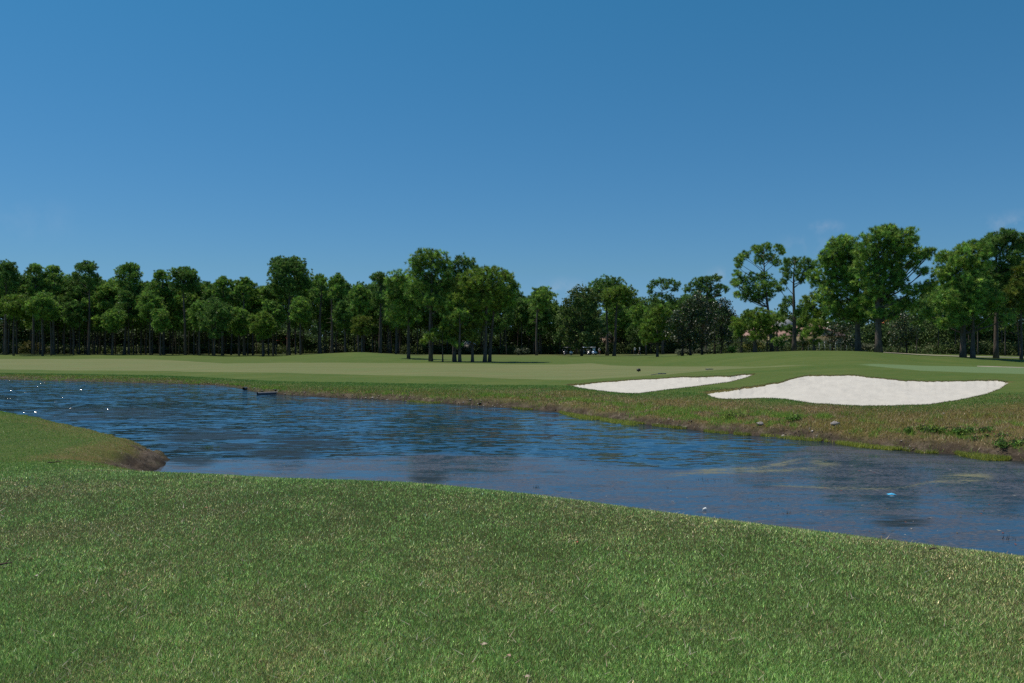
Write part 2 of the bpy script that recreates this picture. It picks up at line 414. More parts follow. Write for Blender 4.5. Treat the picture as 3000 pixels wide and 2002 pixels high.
def ground_material():
    m, nt, out = new_mat('turf'); g = G(nt)
    P = g.pos()
    n1 = g.noise(0.22, 4, 0.6, P); n2 = g.noise(2.2, 5, 0.65, P); n3 = g.noise(14, 4, 0.7, P); n4 = g.noise(70, 2, 0.7, P)
    mow = g.math('ADD', g.math('MULTIPLY', g.noise(0.35, 3, 0.5, g.pos((0.25, 1.3, 1), (0, 0, 0.12))), .5), g.math('MULTIPLY', g.noise(0.5, 4, 0.7, g.pos((0.10, 0.9, 1), (0, 0, -0.06))), .5))
    fine = g.math('ADD', g.math('MULTIPLY', n3, 0.5), g.math('MULTIPLY', n4, 0.5))
    rough = g.mix(g.map(n1, .35, .65), (0.082, 0.146, 0.027), (0.126, 0.168, 0.040))
    rough = g.mix(g.map(mow, .42, .60, 0, .45), rough, (0.066, 0.118, 0.021))
    rough = g.mix(g.map(n2, .42, .75, 0, .55), rough, (0.172, 0.172, 0.046))
    lawn = g.mix(g.map(n1, .35, .65), (0.042, 0.061, 0.014), (0.058, 0.066, 0.017))
    lawn = g.mix(g.map(n2, .5, .8, 0, .6), lawn, (0.128, 0.116, 0.054))
    c = g.mix(g.attr('lawn'), rough, lawn)
    strw = g.mix(n2, (0.10, 0.12, 0.042), (0.165, 0.145, 0.066))
    c = g.mix(g.math('MULTIPLY', g.attr('straw'), 0.55), c, strw)
    fw = g.mix(g.map(mow, .42, .60), (0.172, 0.198, 0.074), (0.216, 0.225, 0.092))
    fw = g.mix(g.map(n1, .45, .7, 0, .5), fw, (0.168, 0.232, 0.080))
    fw = g.mix(g.map(g.noise(.9, 5, .7, g.pos((.5, 1, 1))), .52, .72, 0, .4), fw, (0.27, 0.235, 0.12))
    c = g.mix(g.attr('fairway'), c, fw)
    c = g.mix(g.attr('putting'), c, g.mix(mow, (0.150, 0.227, 0.091), (0.178, 0.250, 0.111)))
    dryc = g.mix(g.map(n2, .35, .68), (0.123, 0.120, 0.031), (0.189, 0.119, 0.050))
    dryc = g.mix(g.map(g.noise(5, 4, .7, P), .52, .68, 0, .75), dryc, (0.329, 0.245, 0.133))
    dryc = g.mix(g.map(g.noise(1.1, 4, .6, P), .55, .7, 0, .7), dryc, (0.109, 0.147, 0.034))
    c = g.mix(g.attr('dry'), c, dryc)
    soil = g.mix(g.map(g.noise(3.5, 6, .7, P), .35, .65), (0.075, 0.052, 0.034), (0.21, 0.165, 0.12))
    soil = g.mix(g.map(g.noise(1.5, 5, .7, P), .55, .68, 0, .8), soil, (0.085, 0.10, 0.026))
    c = g.mix(g.attr('soil'), c, soil)
    sp = g.n('ShaderNodeSeparateXYZ'); g.set(sp.inputs[0], g.n('ShaderNodeNewGeometry').outputs['Position'])
    c = g.mix(g.math('MULTIPLY', g.attr('soil'), g.map(g.noise(1.6, 5, .7, P), .40, .55, 0, .75)), c, (0.042, 0.030, 0.021))
    c = g.mix(g.map(sp.outputs[2], 0.10, -0.02, 0, .65), c, (0.03, 0.026, 0.018))
    c = g.mix(g.map(fine, .3, .7, .42, 0), c, (0.0, 0.0, 0.0), 'MULTIPLY')
    b = g.bump(fine, 0.9, 0.03)
    nt.links.new(g.bsdf(Base_Color=c, Roughness=0.9, Specular_IOR_Level=0.12, Normal=b), out.inputs[0])
    return m
M_turf = ground_material()
me = mesh_np('ground', np.c_[X, Y, Zl], [Q], M_turf, attrs=MK, smooth=True)
tag(link('ground', me), kind='structure')

# ------------------------------------------------------------------ sand in the bunkers
def sand_material():
    m, nt, out = new_mat('bunker_sand'); g = G(nt)
    P = g.pos()
    n = g.noise(1.2, 5, .6, P); f = g.noise(30, 4, .7, P); rk = g.noise(6, 4, .65, g.pos((0.35, 2.6, 1), (0, 0, 0.3)))
    c = g.mix(g.map(n, .3, .7), (0.520, 0.487, 0.425), (0.565, 0.530, 0.465))
    c = g.mix(g.map(f, .58, .75, 0, .5), c, (0.46, 0.41, 0.35))
    h = g.math('ADD', g.math('MULTIPLY', rk, 0.8), g.math('MULTIPLY', f, 0.5))
    nt.links.new(g.bsdf(Base_Color=c, Roughness=0.95, Specular_IOR_Level=0.1, Normal=g.bump(h, 0.8, 0.035)), out.inputs[0])
    return m
M_sand = sand_material()
def bunker(key, label):
    uu, dn, df = _bl[key]
    U = np.linspace(uu[0], uu[-1], 260); a = np.interp(U, uu, dn); b = np.interp(U, uu, df)
    w = np.linspace(0, 1, 46)
    Yg = a[None, :] + (b - a)[None, :] * w[:, None]; Xg = (U[None, :] - 1500) / F * Yg
    zf, kk = far_land(np.broadcast_to(U, Yg.shape), Yg)
    ins = np.minimum(Yg - a, b - Yg)
    width = (b - a)[None, :]
    # floor: flat pan with a face that climbs to the far lip
    dip = np.minimum(0.16, 0.10 * width) * np.sin(np.pi * np.clip(w[:, None], 0, 1) ** 0.75) ** 0.8
    z = zf - 0.035 - dip + (0.16 * fbm(Xg * 0.7, Yg * 0.6, 51, 4) + 0.07 * fbm(Xg * 3.0, Yg * 2.2, 52, 3)) * np.clip(ins / 0.5, 0, 1)
    m, n = Yg.shape
    i = np.arange(m - 1)[:, None] * n; j = np.arange(n - 1)[None, :]
    q = np.stack([i + j, i + j + 1, i + n + j + 1, i + n + j], -1).reshape(-1, 4)
    me = mesh_np('sand_bunker', np.c_[Xg.ravel(), Yg.ravel(), z.ravel()], [q], M_sand, smooth=True)
    return tag(link('sand_bunker', me), label, 'sand bunker', kind='structure')
bunker('small', 'smaller narrow white sand bunker, farther left behind the larger one')
bunker('large', 'larger broad white sand bunker cut into the bank above the pond')

# ------------------------------------------------------------------ pond
def pond_masks(x, y):
    u = pxu(x, y); v = HZ + EYE * F / np.maximum(y, 1)
    calm_v = np.interp(u, [0, 300, 500, 760, 1000, 1300, 1550, 1800, 2000, 2150, 2260, 2330, 2420, 2700, 3000], [1420, 1400, 1352, 1345, 1338, 1326, 1338, 1362, 1374, 1366, 1348, 1318, 1300, 1322, 1345])
    j = 22 * fbm(x * 0.5, y * 0.9, 61, 4) * np.clip(30 / y, 0.4, 1.5)
    weed = sstep(-8, 10, v - calm_v + j)
    alg = np.zeros_like(x)
    for pts, wd in (([(2040, 1378), (2120, 1375), (2230, 1372), (2285, 1358), (2350, 1343)], 5), ([(2200, 1371), (2260, 1366), (2340, 1357)], 3.5), ([(2240, 1418), (2400, 1428), (2560, 1431), (2650, 1428), (2720, 1414), (2790, 1409)], 4),
                    ([(2760, 1402), (2830, 1395), (2900, 1399)], 11), ([(2790, 1412), (2860, 1407), (2880, 1402)], 6), ([(1960, 1392), (2100, 1385), (2300, 1378), (2400, 1372)], 5), ([(2380, 1352), (2450, 1362)], 10)):
        p = np.array(pts, float)
        vc = np.interp(u, p[:, 0], p[:, 1]); inside = (u > p[0, 0] - 10) & (u < p[-1, 0] + 10)
        e = np.minimum(u - p[0, 0], p[-1, 0] - u) / 60
        alg = np.maximum(alg, np.where(inside, sstep(wd * 1.5, wd * 0.2, np.abs(v - vc) + 7 * np.abs(fbm(x * 2, y * 2, 62, 3))) * np.clip(e + 0.4, 0, 1), 0))
    dark_water = np.zeros_like(x)  # darker, duller patches of water at fixed spots
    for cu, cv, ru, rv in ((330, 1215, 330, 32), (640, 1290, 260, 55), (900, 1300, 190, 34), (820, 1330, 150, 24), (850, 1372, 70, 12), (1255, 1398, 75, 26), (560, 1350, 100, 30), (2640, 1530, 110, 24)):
        dark_water = np.maximum(dark_water, sstep(1.0, .35, np.hypot((u - cu) / ru, (v - cv) / rv)))
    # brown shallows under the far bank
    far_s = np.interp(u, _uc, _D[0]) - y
    dark_water = np.maximum(dark_water, .85 * sstep(1.2, .1, far_s + 1.2 * fbm(x * .5, y * .8, 63, 3)))
    return weed, alg, dark_water
wr = np.r_[np.geomspace(1.5, 8, 20), np.geomspace(8.1, 130, 260)]
wx, wy, wq, wn = polar(np.linspace(-0.8, 0.8, 300), 12, wr)
wu = pxu(wx, wy)
keep = (wy > 0.5) & (wx > -118) & (wx < 60)
fz, _ = far_land(np.clip(wu, -700, 3600), np.maximum(wy, 0.5))
keep &= (fz < 0.3) & (near_s(wx, wy) < 2.0)
wq = wq[keep[wq].all(axis=1)]
used = np.unique(wq); rm = np.full(len(wx), -1); rm[used] = np.arange(len(used)); wq = rm[wq]
wx = wx[used]; wy = wy[used]
weed, alg, dark_water = pond_masks(wx, wy)
def water_material():
    m, nt, out = new_mat('pond_water'); g = G(nt)
    weed = g.attr('weed'); alg = g.attr('algae'); dark_water = g.attr('dark_water')
    geo = g.n('ShaderNodeNewGeometry')
    P = g.pos()
    def slope(scale, rot, detail, amp, dist=0.0):
        c = g.noise(1.0, detail, .5, g.pos(scale, (0, 0, rot)), dist, 1)
        v = g.n('ShaderNodeVectorMath', operation='SUBTRACT'); g.set(v.inputs[0], c); v.inputs[1].default_value = (.5, .5, .5)
        w = g.n('ShaderNodeVectorMath', operation='MULTIPLY'); g.set(w.inputs[0], v.outputs[0]); w.inputs[1].default_value = (amp * .55, amp, 0)
        return w.outputs[0]
    def vadd(a, b):
        v = g.n('ShaderNodeVectorMath', operation='ADD'); g.set(v.inputs[0], a); g.set(v.inputs[1], b); return v.outputs[0]
    def vmul(a, f):
        v = g.n('ShaderNodeVectorMath', operation='SCALE'); g.set(v.inputs[0], a); g.set(v.inputs['Scale'], f); return v.outputs[0]
    sl = vadd(vadd(slope((.66, 2.3, 1), .10, 3, .56, .6), slope((.11, .40, 1), -.08, 2, .20, .4)), slope((1.8, 5.6, 1), -.15, 2, .62))
    gust = g.map(g.noise(.11, 3, .55, g.pos((.6, 1.5, 1))), .35, .65, .55, 1.15)
    calm = g.math('MULTIPLY', g.math('SUBTRACT', 1.0, g.math('MULTIPLY', weed, .93)), gust)
    sl = vmul(sl, calm)
    # steep little wavelets out on the ruffled left arm, which catch the sun
    px_ = g.n('ShaderNodeSeparateXYZ'); g.set(px_.inputs[0], geo.outputs['Position'])
    chop = g.math('MULTIPLY', g.map(g.noise(1.0, 2, .5, g.pos((1.5, 2.0, 1))), .715, .735, 0, 1), g.map(px_.outputs[0], -11, -24, 0, 1))
    cv = g.n('ShaderNodeCombineXYZ'); g.set(cv.inputs[0], g.math('MULTIPLY', g.math('SUBTRACT', g.noise(1.0, 2, .5, g.pos((3, 4, 1))), .5), 1.2)); g.set(cv.inputs[1], g.math('SUBTRACT', g.math('MULTIPLY', g.noise(1.0, 2, .5, g.pos((4.1, 3.3, 1))), -1.3), .2))
    sl = vadd(sl, vmul(cv.outputs[0], chop))
    nn = g.n('ShaderNodeVectorMath', operation='NORMALIZE'); g.set(nn.inputs[0], vadd(geo.outputs['Normal'], sl))
    k1 = g.noise(1.0, 6, .7, g.pos((1.0, 2.0, 1)), .8); k2 = g.noise(1.0, 4, .75, g.pos((9, 20, 1)), .5); k3 = g.noise(1.0, 4, .65, g.pos((.35, .8, 1)), .6)
    big = g.noise(1.0, 5, .62, g.pos((.42, 1.15, 1)), .9)
    raft = g.map(g.math('ADD', g.math('MULTIPLY', big, .75), g.math('MULTIPLY', k1, .30)), .44, .55, 0.0, 1.0, True)
    grain = g.map(g.math('ADD', g.math('MULTIPLY', k1, .4), g.math('MULTIPLY', k2, .6)), .40, .56, .12, 1.0, True)
    cover = g.math('MULTIPLY', weed, g.math('MULTIPLY', grain, g.math('ADD', .40, g.math('MULTIPLY', raft, .60))))
    wc = g.mix(g.map(k2, .35, .65), (0.014, 0.017, 0.022), (0.120, 0.112, 0.118))
    wc = g.mix(g.map(g.noise(.5, 4, .65, P), .54, .66, 0, .7), wc, (0.085, 0.064, 0.062))
    wc = g.mix(g.map(g.noise(.42, 4, .65, g.pos((1, 1.8, 1))), .58, .70, 0, .8), wc, (0.012, 0.015, 0.010))
    body = g.bsdf(Base_Color=(0.012, 0.042, 0.078), Roughness=.09, IOR=1.9, Specular_IOR_Level=0.7, Normal=nn.outputs[0])
    mat_ = g.bsdf(Base_Color=wc, Roughness=0.45, Specular_IOR_Level=0.5, Normal=g.bump(k2, .6, .012))
    mx = g.n('ShaderNodeMixShader'); g.set(mx.inputs[0], g.math('MULTIPLY', cover, .92)); nt.links.new(body, mx.inputs[1]); nt.links.new(mat_, mx.inputs[2])
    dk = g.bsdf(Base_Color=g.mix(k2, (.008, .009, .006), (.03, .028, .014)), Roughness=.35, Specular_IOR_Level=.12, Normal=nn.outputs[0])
    fm = g.math('MULTIPLY', dark_water, g.map(g.noise(1.0, 5, .62, g.pos((.35, 1.5, 1)), .9), .40, .52, 0, .95, True))
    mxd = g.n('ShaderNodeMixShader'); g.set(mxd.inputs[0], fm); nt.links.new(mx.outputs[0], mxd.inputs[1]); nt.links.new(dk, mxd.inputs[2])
    ac = g.bsdf(Base_Color=g.mix(k2, (0.10, 0.10, 0.03), (0.26, 0.24, 0.12)), Roughness=0.7)
    mx2 = g.n('ShaderNodeMixShader'); g.set(mx2.inputs[0], g.math('MULTIPLY', alg, g.map(g.math('ADD', k1, g.math('MULTIPLY', k2, .7)), .74, .96, .0, .85))); nt.links.new(mxd.outputs[0], mx2.inputs[1]); nt.links.new(ac, mx2.inputs[2])
    nt.links.new(mx2.outputs[0], out.inputs[0])
    return m
M_water = water_material()
tag(link('water', mesh_np('water', np.c_[wx, wy, np.zeros_like(wx)], [wq], M_water, attrs=dict(weed=weed, algae=alg, dark_water=dark_water), smooth=True)), kind='structure')

# ------------------------------------------------------------------ sky, sun, camera
SUN_EL = R(67); SUN_AZ = R(-72)      # azimuth from straight ahead, negative = left
sd = np.array([math.sin(SUN_AZ) * math.cos(SUN_EL), math.cos(SUN_AZ) * math.cos(SUN_EL), math.sin(SUN_EL)])
from mathutils import Vector
w = bpy.data.worlds.new('World'); scene.world = w; w.use_nodes = True
nt = w.node_tree; nt.nodes.clear(); g = G(nt)
wo = g.n('ShaderNodeOutputWorld'); bg = g.n('ShaderNodeBackground')
sky = g.n('ShaderNodeTexSky', sky_type='NISHITA', sun_disc=False, sun_elevation=SUN_EL, sun_rotation=SUN_AZ)
sky.altitude = 0; sky.air_density = 1.0; sky.dust_density = 0.12; sky.ozone_density = 2.2
tc = g.n('ShaderNodeTexCoord')
sep = g.n('ShaderNodeSeparateXYZ'); g.set(sep.inputs[0], tc.outputs['Generated'])
# a clear-sky tint as through a polarising filter
tint = g.mix(g.map(sep.outputs[2], 0.09, 0.39), (0.305, 0.540, 0.745), (0.235, 0.70, 0.85))
tint = g.mix(g.map(sep.outputs[2], 0.01, 0.09), (0.29, 0.50, 0.93), tint)
tint = g.mix(g.map(sep.outputs[2], 0.45, 0.75), tint, (0.60, 0.85, 0.95))
c = g.mix(1.0, sky.outputs[0], tint, 'MULTIPLY')
for (cu, cv, rad, amt) in ((2420, 665, .016, .30), (2975, 662, .03, .30), (2130, 805, .022, .22), (2360, 720, .03, .14), (1640, 850, .03, .2), (60, 640, .05, .05)):
    cd = Vector(((cu - 1500) / F, 1, (HZ - cv) / F)).normalized()
    mp = g.n('ShaderNodeMapping'); g.set(mp.inputs[0], tc.outputs['Generated']); mp.inputs['Location'].default_value = tuple(-x for x in cd)
    mp2 = g.n('ShaderNodeMapping'); g.set(mp2.inputs[0], mp.outputs[0]); mp2.inputs['Scale'].default_value = (1 / rad, 1 / rad, 2.4 / rad)
    ln = g.n('ShaderNodeVectorMath', operation='LENGTH'); g.set(ln.inputs[0], mp2.outputs[0])
    nz = g.noise(28, 5, .6, tc.outputs['Generated'])
    f = g.math('MULTIPLY', g.map(ln.outputs['Value'], 1.6, 0.0, 0, amt, True), g.map(nz, .40, .68, 0, 1))
    c = g.mix(f, c, (6.6, 6.4, 6.9))
g.set(bg.inputs[0], c); bg.inputs[1].default_value = 0.104
nt.links.new(bg.outputs[0], wo.inputs[0])
L = bpy.data.lights.new('sun', 'SUN'); L.energy = 4.0; L.angle = R(0.53); L.color = (1.0, 0.94, 0.84)
so = bpy.data.objects.new('sun', L); COL.objects.link(so)
from mathutils import Vector
so.rotation_euler = Vector(sd).to_track_quat('Z', 'Y').to_euler(); so.location = (0, 0, 60)
cam = bpy.data.cameras.new('camera'); cam.sensor_width = 36; cam.lens = 36 * F / 3000
cam.shift_y = (HZ - 1001) / 3000; cam.clip_end = 8000; cam.clip_start = 0.05
co = bpy.data.objects.new('camera', cam); COL.objects.link(co); co.location = (0, 0, EYE); co.rotation_euler = (R(90), 0, 0)
scene.camera = co
vs = scene.view_settings; vs.view_transform = 'Standard'; vs.look = 'None'; vs.exposure = 0; vs.gamma = 1
scene.render.film_transparent = False
cy = scene.cycles; cy.use_denoising = False; cy.max_bounces = 6; cy.transparent_max_bounces = 4; cy.diffuse_bounces = 3; cy.glossy_bounces = 3
# ------------------------------------------------------------------ grass
M_blade = leaf_mat('grass_blade', trans=0.32, spec=0.3, rough=0.5)
def blades(name, rng, x, y, z, h, wd, lean, col, bend=0.0):
    n = len(x)
    a = rng.uniform(0, 2 * np.pi, n); b = rng.uniform(0, 2 * np.pi, n)
    px = np.cos(a) * wd / 2; py = np.sin(a) * wd / 2
    lx = np.cos(b) * lean * h; ly = np.sin(b) * lean * h
    hz = h * np.sqrt(np.clip(1 - lean**2, 0.05, 1))
    V = np.empty((n, 3, 3))
    V[:, 0] = np.c_[x - px, y - py, z - 0.004]; V[:, 1] = np.c_[x + px, y + py, z - 0.004]; V[:, 2] = np.c_[x + lx, y + ly, z + hz]
    f = np.arange(n * 3).reshape(-1, 3)
    return mesh_np(name, V.reshape(-1, 3), [f], M_blade, cols=dict(col=np.repeat(col, 3, axis=0)))

def pick(rng, n, table):
    """colours from a weighted table, with a little spread"""
    w = np.array([t[0] for t in table]); i = rng.choice(len(table), n, p=w / w.sum())
    c = np.array([t[1] for t in table])[i]
    return c * rng.uniform(0.75, 1.25, (n, 1)) * rng.uniform(0.93, 1.07, (n, 3))

rng = np.random.default_rng(7)
N = 760000
v = rng.uniform(1345, 2080, N) ; t = rng.uniform(-0.78, 0.82, N)
dd = (EYE - 1.6) * F / (v - HZ)
dd = np.where(rng.random(N) < 0.10, rng.uniform(9, 16, N), dd)
x = t * dd; y = dd
x = x + rng.normal(0, .01, N)
z, s, kk, uu = land(x, y)
ok = (s > 0.35)
x, y, z, s, dd = x[ok], y[ok], z[ok], s[ok], dd[ok]; n = len(x)
worn = fbm(x * 0.55, y * 0.55, 71, 4) + 0.6 * fbm(x * 1.9, y * 1.9, 72, 3) + 0.10 * sstep(-2, 3, x) - 0.05
c_green = pick(rng, n, [(5, (0.054, 0.094, 0.022)), (4, (0.084, 0.128, 0.034)), (2, (0.130, 0.166, 0.066)), (2, (0.026, 0.054, 0.013))])
c_tan = pick(rng, n, [(5, (0.105, 0.112, 0.040)), (3, (0.19, 0.165, 0.080)), (.6, (0.30, 0.25, 0.15)), (2, (0.080, 0.056, 0.026))])
isd = rng.random(n) < np.clip(0.22 + 1.6 * worn, 0.05, 0.66)
pt = land_masks(x, y, z, s, np.full(n, -5.0), pxu(x, y))['dry']
c_dry = 1.35 * pick(rng, n, [(4, (0.125, 0.150, 0.028)), (3, (0.150, 0.115, 0.040)), (2, (0.20, 0.155, 0.075)), (2, (0.085, 0.115, 0.022))])
col = np.where(isd[:, None], c_tan, c_green)
farg = sstep(10, 16, y)[:, None]
col = col * 4.65 * rng.lognormal(-.06, .38, (n, 1)) * (1 + 0.10 * farg) * (1 + .36 * fbm(x * 1.1, y * .8, 70, 4) + .40 * fbm(x * 5, y * 4, 69, 2))[:, None]
col = np.where((rng.random(n) < pt * 0.95)[:, None], c_dry, col)
h = rng.uniform(0.014, 0.033, n) * (1 - 0.35 * np.clip(worn * 2, 0, 1)) * (1 + 0.35 * fbm(x * 3, y * 3, 73, 2)) * np.where(dd > 13, 0.8, 1)
wd = rng.uniform(0.0032, 0.0064, n) * np.clip(dd / 5.5, 0.8, 3.0)
lean = rng.uniform(0.25, 0.95, n)
edge_tall = (s < 2.5) & (rng.random(n) < 0.1); h = np.where(edge_tall, h * 1.6, h)
me = blades('lawn_grass', rng, x, y, z, h, wd, lean, col)
tag(link('lawn_grass', me), 'mown green lawn grass with straw patches in the foreground', 'grass', kind='stuff')

# turf of the little point and the low lawn behind it
N = 260000
y = rng.uniform(10.5, 36, N); x = rng.uniform(-24, -6.5, N)
s = near_s(x, y); ok = (s > 0.12) & (x > -0.72 * y); x, y = x[ok], y[ok]
z, s, kk, uu = land(x, y); n = len(x); mk = land_masks(x, y, z, s, np.full(n, -5.0), pxu(x, y))
ok = rng.random(n) > mk['soil'] * .80; x, y, z, s = x[ok], y[ok], z[ok], s[ok]; n = len(x); pt = mk['dry'][ok]
big = fbm(x * .5, y * .35, 78, 4)
sl_ = mk['soil'][ok]
c1 = pick(rng, n, [(4, (.128, .238, .040)), (3, (.175, .285, .055)), (2, (.11, .19, .04)), (1.0, (.27, .28, .12))])
c2 = pick(rng, n, [(4, (.280, .270, .060)), (3, (.32, .235, .085)), (2, (.38, .30, .15)), (3, (.20, .26, .055)), (1.2, (.11, .075, .04))])
col = np.where((rng.random(n) < np.clip(pt * .85 + .4 * big, 0, 1))[:, None], c2, c1)
col = np.where((rng.random(n) < sl_ * 1.2)[:, None], pick(rng, n, [(3, (.085, .055, .035)), (3, (.24, .18, .12)), (2, (.040, .027, .018)), (1, (.36, .30, .22))]), col)
me = blades('point_grass', rng, x, y, z, rng.uniform(.02, .045, n), rng.uniform(.008, .018, n) * np.clip(y / 20, .7, 1.6), rng.uniform(.2, .92, n), col * 1.45)
tag(link('point_grass', me), 'green and golden turf on the little point at left', 'grass', kind='stuff')

# pale dead stalks lying in the lawn
N = 5200
v = rng.uniform(1370, 2080, N); t = rng.uniform(-0.68, 0.68, N); y = 1.6 * F / (v - HZ); x = t * y
z, s, kk, uu = land(x, y); ok = s > 1.0
cl = fbm(x * 0.8, y * 0.8, 75, 3); ok &= rng.random(N) < np.clip(0.42 + 1.4 * cl, 0.08, 1)
x, y, z = x[ok], y[ok], z[ok]; n = len(x)
col = pick(rng, n, [(4, (0.42, 0.35, 0.22)), (3, (0.30, 0.23, 0.13)), (2, (0.55, 0.48, 0.36)), (1, (0.10, 0.07, 0.05))])
me = blades('dead_stalks', rng, x, y, z + 0.018, rng.uniform(0.03, 0.085, n), rng.uniform(0.003, 0.008, n) * np.clip(y / 6, .8, 2), rng.uniform(0.85, 0.985, n), col)
tag(link('dead_stalks', me), 'pale dry stalks strewn over the mown lawn', 'dead grass', kind='stuff')

# rough turf and weeds on the far bank
N = 380000
u = np.where(rng.random(N) < .9, rng.uniform(-150, 3150, N), rng.uniform(3150, 3590, N))
k0 = np.interp(u, _uc, _D[0]); top = 1.9 + 0.35 * sstep(1350, 1800, u)
kx = rng.uniform(0, 1, N) ** 0.9 * top
ki = np.clip(kx.astype(int), 0, 2); fr = kx - ki
Dk = np.array([np.interp(u, _uc, _D[i]) for i in range(4)])
idx = np.arange(N)
y = Dk[ki, idx] * (1 - fr) + Dk[ki + 1, idx] * fr
x = (u - 1500) / F * y
z, s, kk, uu = land(x, y)
mk = land_masks(x, y, z, s, kk, uu)
ok = (z > 0.0) & (bunker_in(u, y, 'small') < -0.06) & (bunker_in(u, y, 'large') < -0.06)
ok &= rng.random(N) < (1 - 0.72 * mk['soil'])
x, y, z, u, kk = x[ok], y[ok], z[ok], u[ok], kk[ok]; n = len(x); mk = {a: b[ok] for a, b in mk.items()}
big = 1.35 * fbm(x * 0.22, y * 0.4, 81, 4); sm = fbm(x * 1.6, y * 1.6, 82, 3)
c_g = pick(rng, n, [(4, (0.050, 0.115, 0.022)), (3, (0.075, 0.135, 0.026)), (1, (0.035, 0.085, 0.018))])
c_o = pick(rng, n, [(4, (0.125, 0.118, 0.024)), (3, (0.165, 0.150, 0.032)), (2, (0.125, 0.090, 0.034))])
c_b = pick(rng, n, [(4, (0.155, 0.110, 0.040)), (3, (0.24, 0.180, 0.082)), (2, (0.32, 0.255, 0.16)), (3, (0.060, 0.042, 0.025))])
c_w = pick(rng, n, [(4, (0.085, 0.160, 0.022)), (3, (0.150, 0.200, 0.030)), (2, (0.055, 0.110, 0.018))])
r1 = rng.random(n)
right = sstep(1350, 2000, u)
col = np.where((r1 < mk['dry'] * 0.95)[:, None], np.where((rng.random(n) < np.clip(0.42 + 0.42 * right + 1.4 * big, 0.05, 0.97))[:, None], c_b, c_o), c_g)
weedy = (sstep(1.5, 0.5, kk) > rng.random(n)) & (sm + 0.5 * big > 0.09)
col = np.where(weedy[:, None], c_w, col)
h = np.where(kk < 1.2, rng.uniform(0.05, 0.17, n), rng.uniform(0.03, 0.085, n)) * np.where(weedy, 1.2, 1.0) * (1 + 1.2 * sm)
wd = rng.uniform(0.010, 0.022, n) * np.clip(y / 30, .8, 2.2)
me = blades('bank_grass', rng, x, y, z, h, wd, rng.uniform(0.3, 0.95, n), col * 2.1)
tag(link('bank_grass', me), 'brown and olive rough grass on the bank beyond the pond', 'grass', kind='stuff')

# grass fringe hanging over the bunker lips
xs, ys, zs = [], [], []
for key in BUNK:
    uu_, dn, df = _bl[key]
    for arr, off, m in ((df, 0.05, 9000), (dn, -0.05, 7000)):
        U = rng.uniform(uu_[0], uu_[-1], m); Y = np.interp(U, uu_, arr) + off + rng.normal(0, 0.05, m) + (0.05 if off > 0 else -0.10)
        xs.append((U - 1500) / F * Y); ys.append(Y)
x = np.concatenate(xs); y = np.concatenate(ys); u = pxu(x, y)
z, s, kk, uu = land(x, y)
ok = (bunker_in(u, y, 'small') < 0.03) & (bunker_in(u, y, 'large') < 0.03)
x, y, z = x[ok], y[ok], z[ok]; n = len(x)
col = pick(rng, n, [(4, (0.060, 0.095, 0.022)), (3, (0.12, 0.085, 0.036)), (2, (0.20, 0.15, 0.085)), (2, (0.075, 0.05, 0.026))])
me = blades('lip_grass', rng, x, y, z - 0.02, rng.uniform(0.03, 0.09, n), rng.uniform(0.010, 0.022, n), rng.uniform(0.2, 0.9, n), col * 1.9)
tag(link('lip_grass', me), 'ragged grass fringe round the edges of the bunkers', 'grass', kind='stuff')

# yellow-green water grass standing in the shallows
xs, ys, cs = [], [], []
for u0, u1, wdt, m, k in ((1640, 1760, 1.7, 2600, 1), (1740, 1900, 1.5, 2800, 1), (1890, 2010, .5, 500, .8), (2040, 2200, .5, 900, .8), (2230, 2420, .5, 800, .9), (2400, 2640, .55, 2600, 1), (2640, 2760, .3, 500, .8), (2800, 2960, .75, 2400, .9), (1180, 1290, .8, 500, .9), (1500, 1560, .5, 300, .8)):
    m = int(m * 1.8); U = rng.uniform(u0, u1, m); e = np.minimum(U - u0, u1 - U) / (u1 - u0) * 2
    Y = np.interp(U, _uc, _D[0]) - rng.uniform(-0.15, 1, m) * wdt * np.sqrt(e) 
    xs.append((U - 1500) / F * Y); ys.append(Y); cs.append(np.full(m, k))
x = np.concatenate(xs); y = np.concatenate(ys); k = np.concatenate(cs); n = len(x)
ok = fbm(x * 1.3, y * 1.3, 84, 3) > -0.12; x, y, k = x[ok], y[ok], k[ok]; n = len(x)
col = pick(rng, n, [(4, (0.20, 0.22, 0.030)), (3, (0.135, 0.170, 0.028)), (1.5, (0.25, 0.24, 0.08))]) * k[:, None]
me = blades('water_grass', rng, x, y, np.full(n, -0.01), rng.uniform(0.05, 0.17, n), rng.uniform(0.014, 0.032, n), rng.uniform(0.1, 0.8, n), col * 1.9)
tag(link('water_grass', me), 'yellow green grass growing in the shallows below the bank', 'water grass', kind='stuff')

# shells and stones along the waterline
N = 1100
u = rng.uniform(-40, 3040, N); y = np.interp(u, _uc, _D[0]) + rng.uniform(-0.1, 0.7, N) ** 2 * 1.2; x = (u - 1500) / F * y
k_ = fbm(x * 0.5, y * 0.5, 91, 3) + np.where(u < 1500, 0.12, -0.12) > 0.02
x, y = x[k_], y[k_]; z = land(x, y)[0]; n = len(x)
oc = np.array([(1, 0, 0), (-1, 0, 0), (0, 1, 0), (0, -1, 0), (0, 0, 1), (0, 0, -1)], float)
of = np.array([(0, 2, 4), (2, 1, 4), (1, 3, 4), (3, 0, 4), (2, 0, 5), (1, 2, 5), (3, 1, 5), (0, 3, 5)])
sz = rng.lognormal(-3.5, 0.45, (n, 1, 1)) * rng.uniform(0.6, 1.4, (n, 1, 3)) * np.array([1.2, 1, 0.6])
V = oc[None] * sz * rng.uniform(0.75, 1.2, (n, 6, 1)) + np.c_[x, y, np.maximum(z, 0) + 0.015][:, None]
fc = (of[None] + (np.arange(n) * 6)[:, None, None]).reshape(-1, 3)
